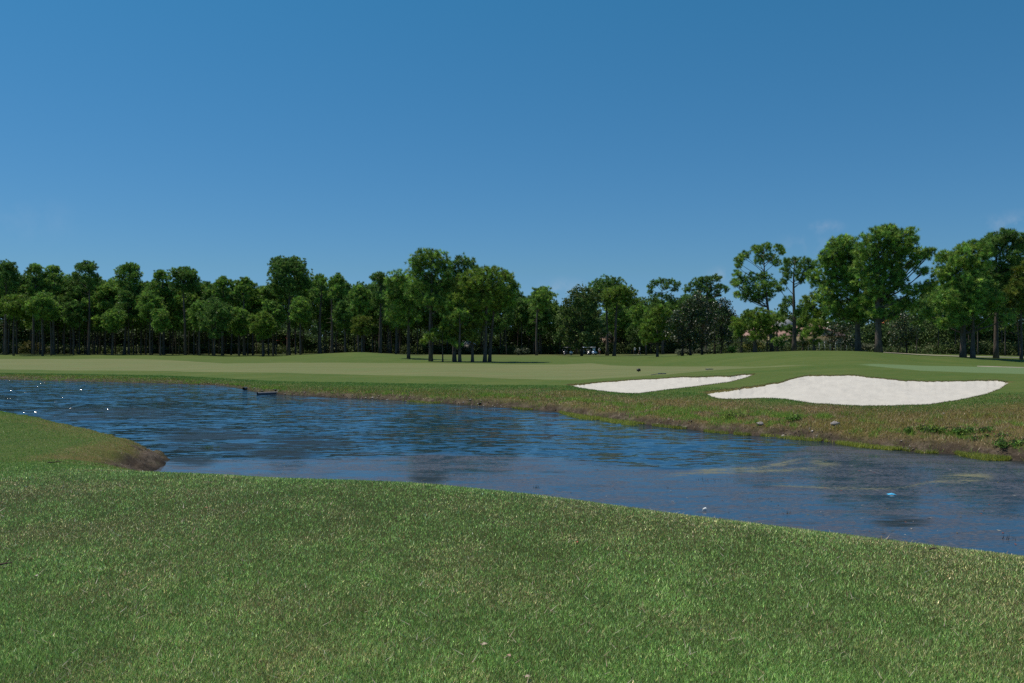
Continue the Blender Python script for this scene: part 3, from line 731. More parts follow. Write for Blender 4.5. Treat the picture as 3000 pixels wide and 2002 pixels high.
col = pick(rng, n, [(4, (0.42, 0.37, 0.30)), (3, (0.25, 0.20, 0.15)), (.5, (0.55, 0.50, 0.44)), (2, (0.10, 0.08, 0.06))])
me = mesh_np('shore_stones', V.reshape(-1, 3), [fc], M_blade, cols=dict(col=np.repeat(col, 6, axis=0)))
tag(link('shore_stones', me), 'pale shells and stones scattered along the waterline', 'stones', kind='stuff')
# ------------------------------------------------------------------ trees
M_needle = leaf_mat('pine_needles', trans=0.24, spec=0.30, rough=0.45)
M_leaf = leaf_mat('broad_leaves', trans=0.25, spec=0.2, rough=0.6)
M_gloss = leaf_mat('magnolia_leaves', trans=0.10, spec=0.5, rough=0.40)
def bark_mat(name, a, b):
    m, nt, out = new_mat(name); g = G(nt)
    n = g.noise(1.0, 5, .65, g.objpos((5, 5, 1.2)), dist=.5); n2 = g.noise(0.7, 3, .5, g.objpos((1, 1, .6)))
    c = g.mix(g.map(n, .3, .7), a, b); c = g.mix(g.map(n2, .5, .75, 0, .5), c, tuple(x * 1.5 for x in b))
    nt.links.new(g.bsdf(Base_Color=c, Roughness=.92, Specular_IOR_Level=.15, Normal=g.bump(n, 1, .06)), out.inputs[0])
    return m
M_bark = bark_mat('pine_bark', (0.055, 0.044, 0.038), (0.165, 0.132, 0.110))
M_barkd = bark_mat('dark_bark', (0.026, 0.022, 0.018), (0.075, 0.060, 0.048))

def unit(v): return v / (np.linalg.norm(v, axis=-1, keepdims=True) + 1e-9)

def tufts(rng, C, D, L, wd, npt, palette):
    """needle bursts: C centres, D main directions, L needle length"""
    n = len(C)
    d = unit(rng.normal(0, 1, (n, npt, 3)) + 1.05 * D[:, None, :])
    p = unit(np.cross(d, rng.normal(0, 1, (n, npt, 3))))
    Ls = L * rng.uniform(0.65, 1.15, (n, npt, 1)) * np.ones((n, 1, 1))
    w = wd * rng.uniform(0.7, 1.3, (n, npt, 1))
    b = C[:, None, :] + d * Ls * 0.12
    V = np.empty((n, npt, 3, 3))
    V[:, :, 0] = b - p * w; V[:, :, 1] = b + p * w; V[:, :, 2] = b + d * Ls
    col = (pick(rng, n, palette) * np.clip(rng.lognormal(-.03, .27, (n, 1)), .5, 1.5))[:, None, :] * rng.uniform(0.75, 1.25, (n, npt, 1)) * 1.25
    return V.reshape(-1, 3), np.repeat(col.reshape(-1, 3), 3, axis=0)

def leaves(rng, C, sz, npt, palette, spread):
    n = len(C)
    c = C[:, None, :] + rng.normal(0, spread, (n, npt, 3))
    d = unit(rng.normal(0, 1, (n, npt, 3)) + np.array([0, 0, -.2])); p = unit(np.cross(d, rng.normal(0, 1, (n, npt, 3)) + np.array([0, 0, 1.2])))
    s = sz * rng.uniform(.6, 1.2, (n, npt, 1))
    V = np.empty((n, npt, 4, 3)); V[:, :, 0] = c - d * s; V[:, :, 1] = c + p * s * .5; V[:, :, 2] = c + d * s; V[:, :, 3] = c - p * s * .5
    col = pick(rng, n, palette)[:, None, :] * rng.uniform(.7, 1.3, (n, npt, 1))
    return V.reshape(-1, 3), np.repeat(col.reshape(-1, 3), 4, axis=0)

def gain(p, f, k=(1, 1, 1)): return [(a, tuple(min(.5, x * f * q) for x, q in zip(b, k))) for a, b in p]
PAL_PINE = [(4, (0.068, 0.141, 0.030)), (3, (0.099, 0.179, 0.038)), (2, (0.141, 0.217, 0.046)), (2, (0.048, 0.106, 0.027)), (.12, (0.228, 0.142, 0.067))]
PAL_DEEP = [(4, (0.047, 0.104, 0.027)), (3, (0.068, 0.137, 0.034)), (2, (0.097, 0.166, 0.040)), (.10, (0.162, 0.108, 0.054))]
PAL_FRESH = [(4, (0.102, 0.183, 0.031)), (3, (0.139, 0.214, 0.040)), (2, (0.071, 0.136, 0.028)), (.10, (0.202, 0.139, 0.062))]
PAL_YELL = [(4, (0.162, 0.189, 0.035)), (3, (0.203, 0.203, 0.046)), (2, (0.101, 0.142, 0.030)), (.7, (0.189, 0.101, 0.041))]
PAL_OAK = [(4, (0.051, 0.099, 0.029)), (3, (0.078, 0.133, 0.041)), (1.5, (0.136, 0.187, 0.068)), (1.5, (0.031, 0.061, 0.020))]
PAL_MAG = [(5, (0.027, 0.051, 0.017)), (3, (0.042, 0.072, 0.021)), (1.2, (0.112, 0.093, 0.039)), (1, (0.075, 0.112, 0.033))]

PAL_PINE, PAL_DEEP, PAL_FRESH, PAL_YELL, PAL_OAK = (gain(p, f, (1.22, 1.08, .92)) for p, f in ((PAL_PINE, 1.68), (PAL_DEEP, 1.55), (PAL_FRESH, 1.28), (PAL_YELL, 0.95), (PAL_OAK, 1.25)))

PAL_PINE, PAL_DEEP, PAL_FRESH = PAL_PINE[:-1], PAL_DEEP[:-1], PAL_FRESH[:-1]; PAL_YELL = [(a, (b[0] * .84, b[1] * 1.05, b[2])) for a, b in PAL_YELL[:-1]] + [(.08, (.22, .12, .05))]
def dome_lobes(rng, H, zb, Rr, n, top_heavy=0.5, open_=1.0):
    """lobe list (x,y,z,r) filling a domed crown between zb and H"""
    out = []
    Hc = H - zb
    ga = rng.uniform(0, 6.28)
    for i in range(n):
        f = ((i + 0.5) / n) ** (1.0 - 0.45 * top_heavy)
        z = zb + Hc * (0.08 + 0.78 * f)
        prof = math.sqrt(max(0.03, 1 - abs((f - 0.52) / 0.56) ** 2.4)) * (0.72 + 0.28 * (1 - abs(f - .6)))
        a = ga + i * 2.39996 + rng.normal(0, .35)
        rl = Rr * rng.uniform(0.27, 0.42)
        rad = max(0.0, Rr * prof - rl * 0.7) * rng.uniform(0.62, 1.08)
        out.append((rad * math.cos(a), rad * math.sin(a), z + rng.normal(0, .03) * Hc, rl * open_))
    out.append((rng.normal(0, .08) * Rr, rng.normal(0, .08) * Rr, H - Rr * 0.30, Rr * 0.34 * open_))
    for k in range(3):
        a = ga + k * 2.1
        out.append((.32 * Rr * math.cos(a), .32 * Rr * math.sin(a), H - Rr * 0.42 - rng.uniform(0, .1) * Hc, Rr * 0.32 * open_))
    return out

def pine_meshes(seed, H, lobes, r0, lean=(0, 0), pal=PAL_PINE, dens=1.0, tl=0.42, tw=0.030, npt=15, flat=0.78, zb=None, needle_mat=None, stubs=6, fork=None, fill=0.72):
    """returns (trunk mesh, crown mesh) for a pine: bole, limbs to every lobe, twigs to the tufts"""
    rng = np.random.default_rng(seed)
    lobes = np.array(lobes, float)
    zt = lobes[:, 2].max()
    mb = MB()
    hs = np.linspace(0, 1, 12)
    bx = lean[0] * hs + 0.012 * H * np.sin(hs * rng.uniform(3, 6) + rng.uniform(0, 6)) * hs; by = lean[1] * hs + 0.012 * H * np.sin(hs * rng.uniform(3, 6) + rng.uniform(0, 6)) * hs
    pts = np.c_[bx, by, hs * zt - 0.25 * (hs == 0)]
    rad = r0 * (0.80 * (1 - hs) ** 0.8 + 0.05) * (1 + 0.28 * np.exp(-hs * zt / 0.35))
    mb.tube(pts, rad, 9)
    def axis(z):
        f = np.clip(z / zt, 0, 1); return np.array([np.interp(f, hs, bx), np.interp(f, hs, by), z])
    Cs, Ds = [], []
    zmin = lobes[:, 2].min()
    for (lx, ly, lz, lr) in lobes:
        off = axis(lz); c = np.array([off[0] + lx, off[1] + ly, lz])
        hd = math.hypot(lx, ly)
        z0 = max(zmin * 0.82, lz - rng.uniform(.35, .95) * hd - rng.uniform(.1, .6) * lr); z0 = min(z0, zt * .96)
        s = axis(z0); m1 = s + (c - s) * 0.5 + np.array([0, 0, -0.10 * hd + rng.normal(0, .1)]) + rng.normal(0, .06, 3) * hd
        rb = max(0.022, min(0.30 * r0 * (1 - 0.6 * z0 / zt), 0.022 + 0.02 * hd))
        tt = np.linspace(0, 1, 6)[:, None]
        cv = (1 - tt) ** 2 * s + 2 * tt * (1 - tt) * m1 + tt ** 2 * c
        if hd > 0.35 * lr: mb.tube(cv, rb * (1 - 0.6 * tt[:, 0]), 5, cap=False)
        nt_ = max(12, int(dens * 22 * lr * lr * (0.45 / tl) ** 1.5 + 8))
        d = unit(rng.normal(0, 1, (nt_, 3)) + np.array([0, 0, 0.30]))
        rr = lr * rng.uniform(fill, 1.05, (nt_, 1)) * (1 + 0.13 * rng.normal(0, 1, (nt_, 1)))
        P = c + d * rr * np.array([1.08, 1.08, flat])
        Cs.append(P); Ds.append(unit(d + np.array([0, 0, .95])))
        nc = max(4, nt_ // 2); dc = unit(rng.normal(0, 1, (nc, 3)))          # the crowded heart of each bough
        Cs.append(c + dc * lr * rng.uniform(.05, .62, (nc, 1)) * np.array([1, 1, flat])); Ds.append(dc)
        for k in range(0, nt_, 9):                     # a few twigs inside each lobe
            q = P[k]; mid = (c + q) / 2 + np.array([0, 0, -.08 * lr])
            mb.tube(np.array([cv[4], mid, q]), np.array([rb * .38, rb * .28, .008]), 3, cap=False)
    for k in range(stubs):                             # dead stubs below the crown
        z = zmin * rng.uniform(0.45, 0.95); a = rng.uniform(0, 6.28); s = axis(z); L = rng.uniform(.3, 1.4)
        mb.tube(np.array([s, s + np.array([math.cos(a) * L, math.sin(a) * L, rng.uniform(-.1, .4) * L])]), np.array([r0 * .14, .012]), 4, cap=False)
    V, c = tufts(rng, np.concatenate(Cs), np.concatenate(Ds), tl, tw * .66, int(npt * 2.3), pal)
    crown = mesh_np('crown', V, [np.arange(len(V)).reshape(-1, 3)], needle_mat or M_needle, cols=dict(col=c))
    return mb.mesh('trunk', M_bark, smooth=True), crown

def leafy_meshes(seed, lobes, stems, r0, pal, mat, sz=0.16, npt=11, dens=1.0, spread=.22, flat=.9, barkm=None):
    rng = np.random.default_rng(seed); lobes = np.array(lobes, float); mb = MB()
    for i, (sx, sy) in enumerate(stems):
        top = lobes[rng.integers(len(lobes))] if len(stems) > 1 else lobes[np.argmax(lobes[:, 2])]
        p0 = np.array([sx, sy, -.2]); p2 = np.array([top[0] * .5 + sx * .5, top[1] * .5 + sy * .5, top[2] * .85]); p1 = np.array([sx * 1.0, sy, top[2] * .4])
        tt = np.linspace(0, 1, 8)[:, None]; cv = (1 - tt) ** 2 * p0 + 2 * tt * (1 - tt) * p1 + tt ** 2 * p2
        mb.tube(cv, r0 * (1 - .8 * tt[:, 0]) * (1 + .4 * np.exp(-tt[:, 0] * 14)), 7)
    Cs = []
    for (lx, ly, lz, lr) in lobes:
        c = np.array([lx, ly, lz]); s = np.array([stems[0][0] * .6 + lx * .15, stems[0][1] * .6 + ly * .15, lz * .55])
        j = min(range(len(stems)), key=lambda k: (stems[k][0] - lx) ** 2 + (stems[k][1] - ly) ** 2)
        s = np.array([stems[j][0], stems[j][1], min(max(.8, lz * .5), lz * .7)])
        tt = np.linspace(0, 1, 5)[:, None]; cv = (1 - tt) ** 2 * s + 2 * tt * (1 - tt) * ((s + c) / 2 + np.array([0, 0, .2])) + tt ** 2 * c
        mb.tube(cv, np.linspace(r0 * .35, .02, 5), 4, cap=False)
        nt_ = int(dens * 16 * lr * lr + 8)
        d = unit(rng.normal(0, 1, (nt_, 3))); rr = lr * rng.uniform(.45, 1.05, (nt_, 1)) * (1 + .15 * rng.normal(0, 1, (nt_, 1)))
        Cs.append(c + d * rr * np.array([1, 1, flat]))
    V, c = leaves(rng, np.concatenate(Cs), sz, npt, pal, spread)
    crown = mesh_np('crown', V, [np.arange(len(V)).reshape(-1, 4)], mat, cols=dict(col=c))
    return mb.mesh('trunk', barkm or M_barkd, smooth=True), crown

def plant(kind, meshes, loc, label, cat, group=None, rz=0.0, sc=1.0, extra=None):
    r = empty(kind, loc, rz); r.scale = (sc, sc, sc) if not hasattr(sc, '__len__') else sc
    tag(r, label, cat, group)
    link('trunk', meshes[0], r); link('crown', meshes[1], r)
    return r
def replant(src, loc, label, group, rz, sc):
    r = src.copy(); COL.objects.link(r); r.location = loc; r.rotation_euler = (0, 0, rz); r.scale = (sc[0], sc[0], sc[1]); r['label'] = label; r['group'] = group
    for ch in src.children:
        c = ch.copy(); COL.objects.link(c); c.parent = r
    return r

def px_tree(u, d, top, lobes_px=None, uc=None, half=None, bot=None, n=12, seed=0, trunk=0.34, depth=1.0, lean=0.0, rs=None, top_heavy=.5, open_=1.0, label='', group=None, kind='pine_tree', **kw):
    """a pine whose bole stands in column u at distance d, with its crown's real extent taken from rows and columns"""
    x, y, z0 = spot(u, d)
    H = EYE + (HZ - top) * d / F - z0
    m = d / F
    rng = np.random.default_rng(seed + 1000)
    if lobes_px:
        L = []
        for (a, b, r) in lobes_px:
            zz = EYE + (HZ - b) * d / F - z0; rr = r * m * (rs or (1.34 if d < 135 else 1.25))
            xx = (a - u) * m - lean * m * zz / max(H, 1)
            dep = rng.uniform(-1, 1) * depth * half * m * .7 if half else rng.uniform(-1, 1) * rr * 1.2 * depth
            L.append((xx, dep, zz, rr))
    else:
        zb = EYE + (HZ - bot) * d / F - z0
        L = dome_lobes(rng, H, zb, half * m, n, top_heavy, open_)
        if uc is not None and uc != u:
            sh = (uc - u - lean) * m
            L = [(a + sh * np.clip((c - zb * .5) / max(H - zb * .5, .1), 0, 1), b, c, r) for a, b, c, r in L]
    ms = pine_meshes(seed, H, L, trunk, lean=(lean * m, rng.normal(0, .3)), **kw)
    return plant(kind, ms, (x, y, z0), label, 'pine tree', group)
# ---------- the named pines of the tree line, left to right: column, distance, top row, crown centre / half width / foot row
GW = 'tall pines along the far side of the fairway'
W = [
 (16, 186, 763, 18, 48, 880, 11, 'leftmost tall pine cut by the left frame edge, its rounded crown above the rest'),
 (98, 190, 770, 95, 36, 880, 9, 'pine with a bushy round crown, next after the leftmost tall pine'),
 (158, 192, 777, 155, 34, 880, 9, 'pine with a low broad crown just left of the tall flat-topped pine'),
 (260, 190, 763, 249, 44, 868, 12, 'tall dark pine with a broad flat-topped crown in the left wood'),
 (364, 196, 768, 382, 47, 862, 12, 'tall leaning pine with a mushroom crown and sky showing under its branches, left wood'),
 (480, 196, 790, 476, 34, 880, 9, 'pine with a pointed crown between the mushroom-crowned and the wide round-topped pine'),
 (543, 188, 783, 548, 52, 862, 13, 'pale-trunked pine with a wide round crown in the middle of the left wood'),
 (652, 190, 808, 652, 36, 890, 9, 'shorter pine with a ragged crown right of the wide round-topped pine'),
 (716, 188, 813, 722, 38, 892, 10, 'shorter pine with a domed crown close left of the big broad-headed pine'),
 (845, 184, 748, 842, 74, 872, 17, 'big broad-headed pine with a massive domed crown, tallest of the left wood'),
 (938, 182, 802, 938, 30, 900, 9, 'narrow pine right behind the big broad-headed pine, sky gap at its left'),
 (972, 178, 800, 993, 36, 905, 11, 'thick-stemmed pine with a dense squared crown left of the grassy mound'),
 (1114, 168, 795, 1108, 38, 905, 11, 'pine with a small conical crown standing on the grassy mound'),
]
for i, (u, d, top, uc, half, bot, n, lab) in enumerate(W):
    px_tree(u, d, top, uc=uc, half=half, bot=bot, n=n, seed=100 + i, trunk=0.40 if u != 845 else .55, label=lab, group=GW, lean=(18 if u == 364 else 0), dens=1.0, tl=.44, tw=0.056, npt=16, pal=PAL_PINE if i % 3 else PAL_DEEP, open_=.92)
# crowns lower down in the same wood
LOW = [(40, 178, 868, 42, 940, PAL_FRESH), (125, 178, 862, 40, 948, PAL_PINE), (150, 182, 880, 30, 955, PAL_PINE), (440, 186, 858, 36, 950, PAL_PINE), (470, 180, 905, 30, 985, PAL_PINE),
       (585, 180, 880, 34, 985, PAL_PINE), (628, 176, 870, 46, 1005, PAL_DEEP), (770, 176, 915, 40, 1005, PAL_FRESH), (800, 180, 880, 36, 985, PAL_PINE), (880, 176, 870, 34, 960, PAL_PINE),
       (1050, 166, 838, 38, 935, PAL_PINE), (1060, 162, 925, 32, 1000, PAL_YELL), (1160, 168, 870, 32, 985, PAL_PINE), (1010, 176, 880, 34, 980, PAL_DEEP), (700, 182, 900, 36, 1000, PAL_PINE), (330, 186, 905, 34, 985, PAL_PINE), (215, 188, 880, 30, 975, PAL_DEEP)]
LL = ['at the left edge of the picture, crown below the tall ones', 'in front of the second and third tall pines from the left', 'half hidden behind another small one, left of the flat-topped pine', 'below the mushroom-crowned pine', 'low, left of the pale-trunked pine',
      'low, just right of the pale-trunked pine', 'very dark and bushy almost to the ground, left wood', 'low, left of the big broad-headed pine', 'under the left side of the big broad-headed pine', 'under the right side of the big broad-headed pine',
      'of middling height, left of the grassy mound', 'yellowish and low in front of the grassy mound', 'right of the small conical crown on the mound', 'dark, behind the thick-stemmed pine', 'with drooping foliage between two domed pines', 'low between the leaning pine and the flat-topped pine', 'dark and narrow left of the flat-topped pine']
for i, ((u, d, top, half, bot, pal), lab) in enumerate(zip(LOW, LL)):
    px_tree(u, d, top, uc=u, half=half * 1.12, bot=bot - 14, n=13, seed=150 + i, trunk=0.24, label='smaller pine ' + lab, group='smaller pines at the wood edge', tl=.42, tw=0.053, npt=16, pal=pal, top_heavy=.2)

# ---------- the clump on the near side of the tree line
GC = 'pines of the clump standing out on the fairway edge'
px_tree(1197, 128, 796, lobes_px=[(1172, 815, 22), (1155, 835, 18), (1190, 835, 22), (1178, 865, 26), (1150, 870, 20), (1208, 880, 24), (1180, 900, 24), (1160, 925, 22), (1200, 930, 22), (1212, 850, 18)], half=30, seed=200, rs=1.5, trunk=.30, label='double-stemmed pine at the left of the fairway clump', group=GC, tl=.42, tw=0.040, npt=18)
px_tree(1262, 118, 734, lobes_px=[(1262, 750, 16), (1235, 752, 16), (1288, 758, 18), (1215, 772, 17), (1252, 772, 20), (1300, 782, 16), (1225, 792, 16), (1205, 802, 13), (1275, 795, 18), (1308, 808, 15), (1240, 815, 18), (1262, 828, 17), (1215, 832, 18), (1300, 838, 18), (1245, 850, 18), (1205, 856, 14), (1280, 860, 17), (1262, 885, 18), (1300, 892, 16), (1230, 880, 15)], half=40, seed=201, rs=1.5, trunk=.36, label='tallest pine of the fairway clump, open domed crown and dark bare stem', group=GC, tl=.40, tw=0.037, npt=18, fill=.6)
px_tree(1330, 121, 755, lobes_px=[(1352, 768, 13), (1375, 770, 12), (1330, 780, 14), (1368, 790, 16), (1395, 790, 12), (1340, 805, 16), (1320, 825, 16), (1360, 830, 16), (1310, 850, 18), (1345, 860, 18), (1322, 885, 18), (1300, 905, 14), (1350, 900, 16)], half=34, seed=202, rs=1.5, trunk=.30, label='pine with a thin ragged top behind the middle of the fairway clump', group=GC, tl=.40, tw=0.035, npt=17, pal=PAL_DEEP, fill=.6)
px_tree(1420, 116, 789, lobes_px=[(1437, 802, 15), (1462, 803, 13), (1412, 806, 15), (1385, 806, 16), (1360, 818, 17), (1478, 815, 13), (1345, 835, 18), (1372, 838, 18), (1400, 835, 20), (1430, 835, 20), (1460, 838, 18), (1350, 860, 18), (1384, 862, 19), (1420, 862, 18), (1452, 862, 17), (1392, 888, 17), (1336, 880, 15), (1398, 910, 17), (1408, 935, 14), (1420, 885, 16)], half=46, seed=203, rs=1.6, trunk=.33, lean=12, label='leaning pine with the broad light green crown in front of the fairway clump', group=GC, tl=.42, tw=0.040, npt=19, pal=PAL_FRESH)
px_tree(1434, 118, 804, lobes_px=[(1490, 812, 8), (1496, 832, 10), (1510, 842, 9), (1488, 852, 14), (1470, 850, 16), (1498, 862, 13), (1480, 875, 16), (1450, 880, 17), (1465, 898, 16), (1492, 888, 12), (1442, 908, 15)], half=26, seed=204, rs=1.5, trunk=.30, lean=18, label='right leaning pine of the fairway clump with one tuft sticking out at right', group=GC, tl=.42, tw=0.040, npt=18)
px_tree(1384, 116, 930, lobes_px=[(1360, 940, 15), (1345, 950, 13), (1375, 952, 14), (1356, 965, 15), (1385, 970, 14), (1340, 975, 12), (1375, 985, 15), (1350, 1000, 10), (1390, 995, 11)], half=22, seed=205, trunk=.27, label='short young pine with a round yellow green crown in the fairway clump', group=GC, tl=.42, tw=0.043, npt=19, pal=PAL_YELL)
px_tree(1297, 116, 945, lobes_px=[(1300, 960, 13), (1275, 975, 12), (1320, 968, 13), (1290, 985, 12), (1258, 990, 11), (1312, 990, 12), (1245, 1002, 8)], half=22, seed=206, trunk=.13, label='thin-stemmed low pine left in the fairway clump', group=GC, tl=.40, tw=0.040, npt=18, pal=PAL_FRESH)
px_tree(1332, 117, 880, lobes_px=[(1320, 895, 14), (1345, 905, 14), (1330, 925, 15), (1310, 935, 13), (1350, 945, 13), (1330, 965, 12), (1345, 995, 9), (1318, 985, 9)], half=22, seed=207, trunk=.33, label='thick-based pine in the middle of the fairway clump', group=GC, tl=.42, tw=0.040, npt=18)
px_tree(1347, 115, 905, lobes_px=[(1352, 918, 12), (1335, 930, 12), (1365, 935, 12), (1348, 950, 11), (1330, 1005, 8), (1345, 1012, 7)], half=18, seed=208, trunk=.30, label='grey-stemmed pine beside the thick-based one in the fairway clump', group=GC, tl=.42, tw=0.040, npt=18)

# ---------- middle and right
GM = 'pines between the fairway clump and the bunkers'
px_tree(1572, 192, 841, uc=1588, half=46, bot=915, n=12, seed=210, trunk=.36, label='straight bare-stemmed pine with a flat wide crown right of the fairway clump', group=GM, tl=.5, tw=0.053, npt=16)
px_tree(1779, 178, 815, lobes_px=[(1780, 828, 16), (1755, 838, 16), (1805, 836, 16), (1770, 850, 18), (1800, 858, 16), (1745, 858, 14), (1822, 850, 12), (1830, 862, 9), (1760, 868, 12)], half=36, seed=211, rs=1.6, trunk=.42, label='bare-stemmed pine with a high round crown behind the standing golfer', group=GM, tl=.42, tw=0.050, npt=17, pal=PAL_DEEP)
px_tree(1799, 172, 846, lobes_px=[(1815, 855, 14), (1790, 860, 14), (1838, 858, 14), (1775, 872, 13), (1850, 872, 11), (1822, 875, 14), (1798, 880, 12), (1780, 893, 10), (1860, 885, 8), (1838, 890, 11)], half=32, seed=212, rs=1.6, trunk=.42, lean=12, label='leaning pine with a bright layered crown, right of the golfer in red shorts', group=GM, tl=.42, tw=0.050, npt=18, pal=PAL_FRESH)
px_tree(1893, 188, 888, lobes_px=[(1870, 900, 13), (1856, 912, 12), (1885, 912, 11), (1865, 930, 12), (1880, 940, 9), (1862, 950, 8)], half=20, seed=213, trunk=.22, label='dark drooping pine behind the two walking golfers', group=GM, tl=.42, tw=0.050, npt=17, pal=PAL_PINE)
px_tree(1942, 196, 815, lobes_px=[(1945, 824, 11), (1925, 830, 11), (1965, 828, 11), (1985, 835, 9), (1912, 842, 9), (1950, 842, 10), (1908, 856, 7), (1975, 850, 8), (1935, 866, 9), (1960, 872, 13), (1915, 880, 14), (1890, 885, 14), (1980, 885, 14), (1940, 895, 14), (1870, 895, 12)], half=34, seed=214, trunk=.40, label='open-branched pine with a thin flat top left of the dark magnolias', group=GM, tl=.46, tw=0.045, npt=16, pal=PAL_DEEP, fill=.6)
px_tree(1926, 136, 898, lobes_px=[(1930, 908, 14), (1912, 920, 15), (1946, 922, 15), (1900, 940, 15), (1930, 942, 17), (1955, 945, 14), (1890, 965, 13), (1915, 970, 16), (1945, 968, 14), (1885, 985, 12), (1905, 992, 13), (1935, 990, 13), (1958, 985, 10), (1892, 1003, 8)], half=34, seed=215, trunk=.26, label='young bushy bright green pine left of the dark magnolias', group=GM, tl=.42, tw=0.043, npt=19, pal=PAL_FRESH)
px_tree(2070, 168, 808, lobes_px=[(2097, 818, 12), (2080, 822, 14), (2060, 826, 14), (2040, 832, 14), (2022, 846, 12), (2110, 840, 10), (2120, 850, 9), (2085, 845, 14), (2055, 852, 15), (2105, 862, 9), (2030, 868, 12), (2080, 868, 12)], half=32, seed=216, trunk=.42, label='dark pine with a lumpy crown rising behind the magnolias', group=GM, tl=.45, tw=0.045, npt=18, pal=PAL_DEEP)

GR = 'tall pines right of the magnolias'
px_tree(2262, 132, 715, uc=2225, half=60, rs=1.45, lobes_px=[(2248, 726, 12), (2225, 727, 12), (2268, 732, 11), (2205, 738, 10), (2285, 742, 6), (2240, 748, 13), (2260, 755, 12), (2190, 745, 9), (2178, 755, 10), (2164, 768, 9), (2160, 782, 6), (2272, 772, 10), (2212, 770, 9), (2170, 800, 9), (2158, 828, 10), (2150, 838, 7), (2186, 820, 13), (2212, 815, 16), (2240, 812, 14), (2200, 845, 17), (2230, 842, 18), (2258, 835, 15), (2185, 868, 13), (2212, 872, 17), (2242, 870, 16), (2265, 862, 13), (2172, 862, 8)], seed=220, trunk=.34, lean=-28, label='tall pine right of the magnolias with sky showing through its bare limbs', group=GR, tl=.40, tw=0.035, npt=18, fill=.6)
px_tree(2326, 118, 754, uc=2335, half=44, lobes_px=[(2335, 764, 10), (2355, 766, 11), (2372, 778, 10), (2316, 772, 11), (2300, 768, 8), (2340, 785, 13), (2362, 795, 11), (2310, 792, 12), (2380, 790, 7), (2325, 808, 11), (2300, 812, 10), (2352, 812, 9), (2295, 828, 10), (2340, 825, 9), (2280, 850, 10), (2318, 880, 13), (2345, 905, 10), (2300, 898, 11), (2285, 915, 8), (2330, 918, 9), (2312, 965, 12), (2330, 975, 12), (2300, 990, 8), (2325, 1000, 10)], seed=221, trunk=.40, label='straight dark-stemmed pine with a round crown left of the twin great pines', group=GR, tl=.38, tw=0.035, npt=18, fill=.6, pal=PAL_DEEP)
px_tree(2212, 122, 905, lobes_px=[(2215, 920, 15), (2190, 925, 13), (2245, 928, 14), (2170, 940, 13), (2210, 945, 16), (2240, 952, 14), (2262, 940, 10), (2160, 958, 11), (2185, 962, 14), (2225, 968, 14), (2255, 968, 11), (2172, 978, 9), (2200, 985, 12), (2235, 988, 10), (2280, 935, 9)], half=40, seed=222, trunk=.36, label='short bushy pine before the pink-roofed house', group=GR, tl=.40, tw=0.040, npt=19, pal=PAL_FRESH)
px_tree(2173, 128, 930, lobes_px=[(2172, 945, 12), (2158, 960, 11), (2182, 965, 11), (2165, 985, 9)], half=18, seed=223, trunk=.24, label='reddish-stemmed small pine right beside the magnolias', group=GR, tl=.40, tw=0.040, npt=18)
px_tree(2277, 126, 915, lobes_px=[(2275, 928, 12), (2290, 940, 11), (2262, 948, 11), (2284, 962, 10), (2270, 1000, 9), (2288, 1006, 7)], half=18, seed=224, trunk=.24, label='small dark pine in front of the pink-roofed house', group=GR, tl=.40, tw=0.040, npt=18, pal=PAL_DEEP)
px_tree(2385, 112, 860, lobes_px=[(2390, 870, 14), (2372, 880, 13), (2405, 890, 14), (2380, 905, 14), (2398, 920, 15), (2365, 935, 14), (2385, 950, 14), (2412, 945, 14), (2368, 975, 12), (2400, 975, 13), (2390, 1000, 10), (2415, 920, 11)], half=36, seed=225, trunk=.22, label='drooping pine with yellowish green sprays left of the twin great pines', group=GR, tl=.42, tw=0.037, npt=18, pal=PAL_FRESH)
px_tree(2514, 106, 700, lobes_px=[(2462, 712, 16), (2485, 708, 15), (2440, 725, 15), (2425, 738, 13), (2410, 752, 13), (2465, 742, 20), (2495, 738, 18), (2435, 765, 18), (2405, 775, 13), (2465, 775, 20), (2500, 772, 20), (2520, 750, 14), (2430, 800, 20), (2400, 805, 14), (2465, 812, 22), (2500, 812, 20), (2420, 832, 18), (2450, 845, 20), (2485, 850, 20), (2520, 838, 16), (2410, 862, 14), (2440, 880, 18), (2475, 888, 20), (2512, 885, 18), (2425, 905, 14), (2455, 920, 16), (2490, 925, 16), (2520, 922, 12), (2540, 890, 14)], half=60, seed=226, rs=1.75, dens=1.15, trunk=.46, label='left one of the twin great pines, its crown reaching out to the left', group=GR, tl=.40, tw=0.037, npt=18)
px_tree(2574, 101, 667, lobes_px=[(2598, 678, 13), (2615, 676, 12), (2575, 684, 14), (2632, 690, 11), (2650, 684, 8), (2662, 702, 9), (2552, 692, 14), (2590, 705, 18), (2625, 712, 17), (2650, 722, 14), (2532, 706, 14), (2560, 725, 18), (2600, 735, 20), (2640, 748, 17), (2668, 735, 10), (2530, 740, 18), (2575, 760, 20), (2615, 770, 20), (2652, 778, 16), (2680, 760, 10), (2700, 740, 13), (2712, 752, 10), (2692, 772, 10), (2720, 738, 7), (2540, 785, 20), (2580, 800, 22), (2625, 805, 18), (2660, 806, 14), (2690, 800, 10), (2545, 825, 18), (2590, 838, 20), (2630, 838, 16), (2560, 860, 18), (2605, 868, 18), (2650, 862, 14), (2680, 850, 11), (2710, 846, 9), (2548, 893, 16), (2590, 900, 17), (2630, 895, 14), (2565, 922, 13), (2610, 925, 12), (2660, 893, 12)], half=78, seed=227, rs=1.75, dens=1.15, trunk=.50, label='right one of the twin great pines, tallest tree in the picture', group=GR, tl=.40, tw=0.037, npt=18)
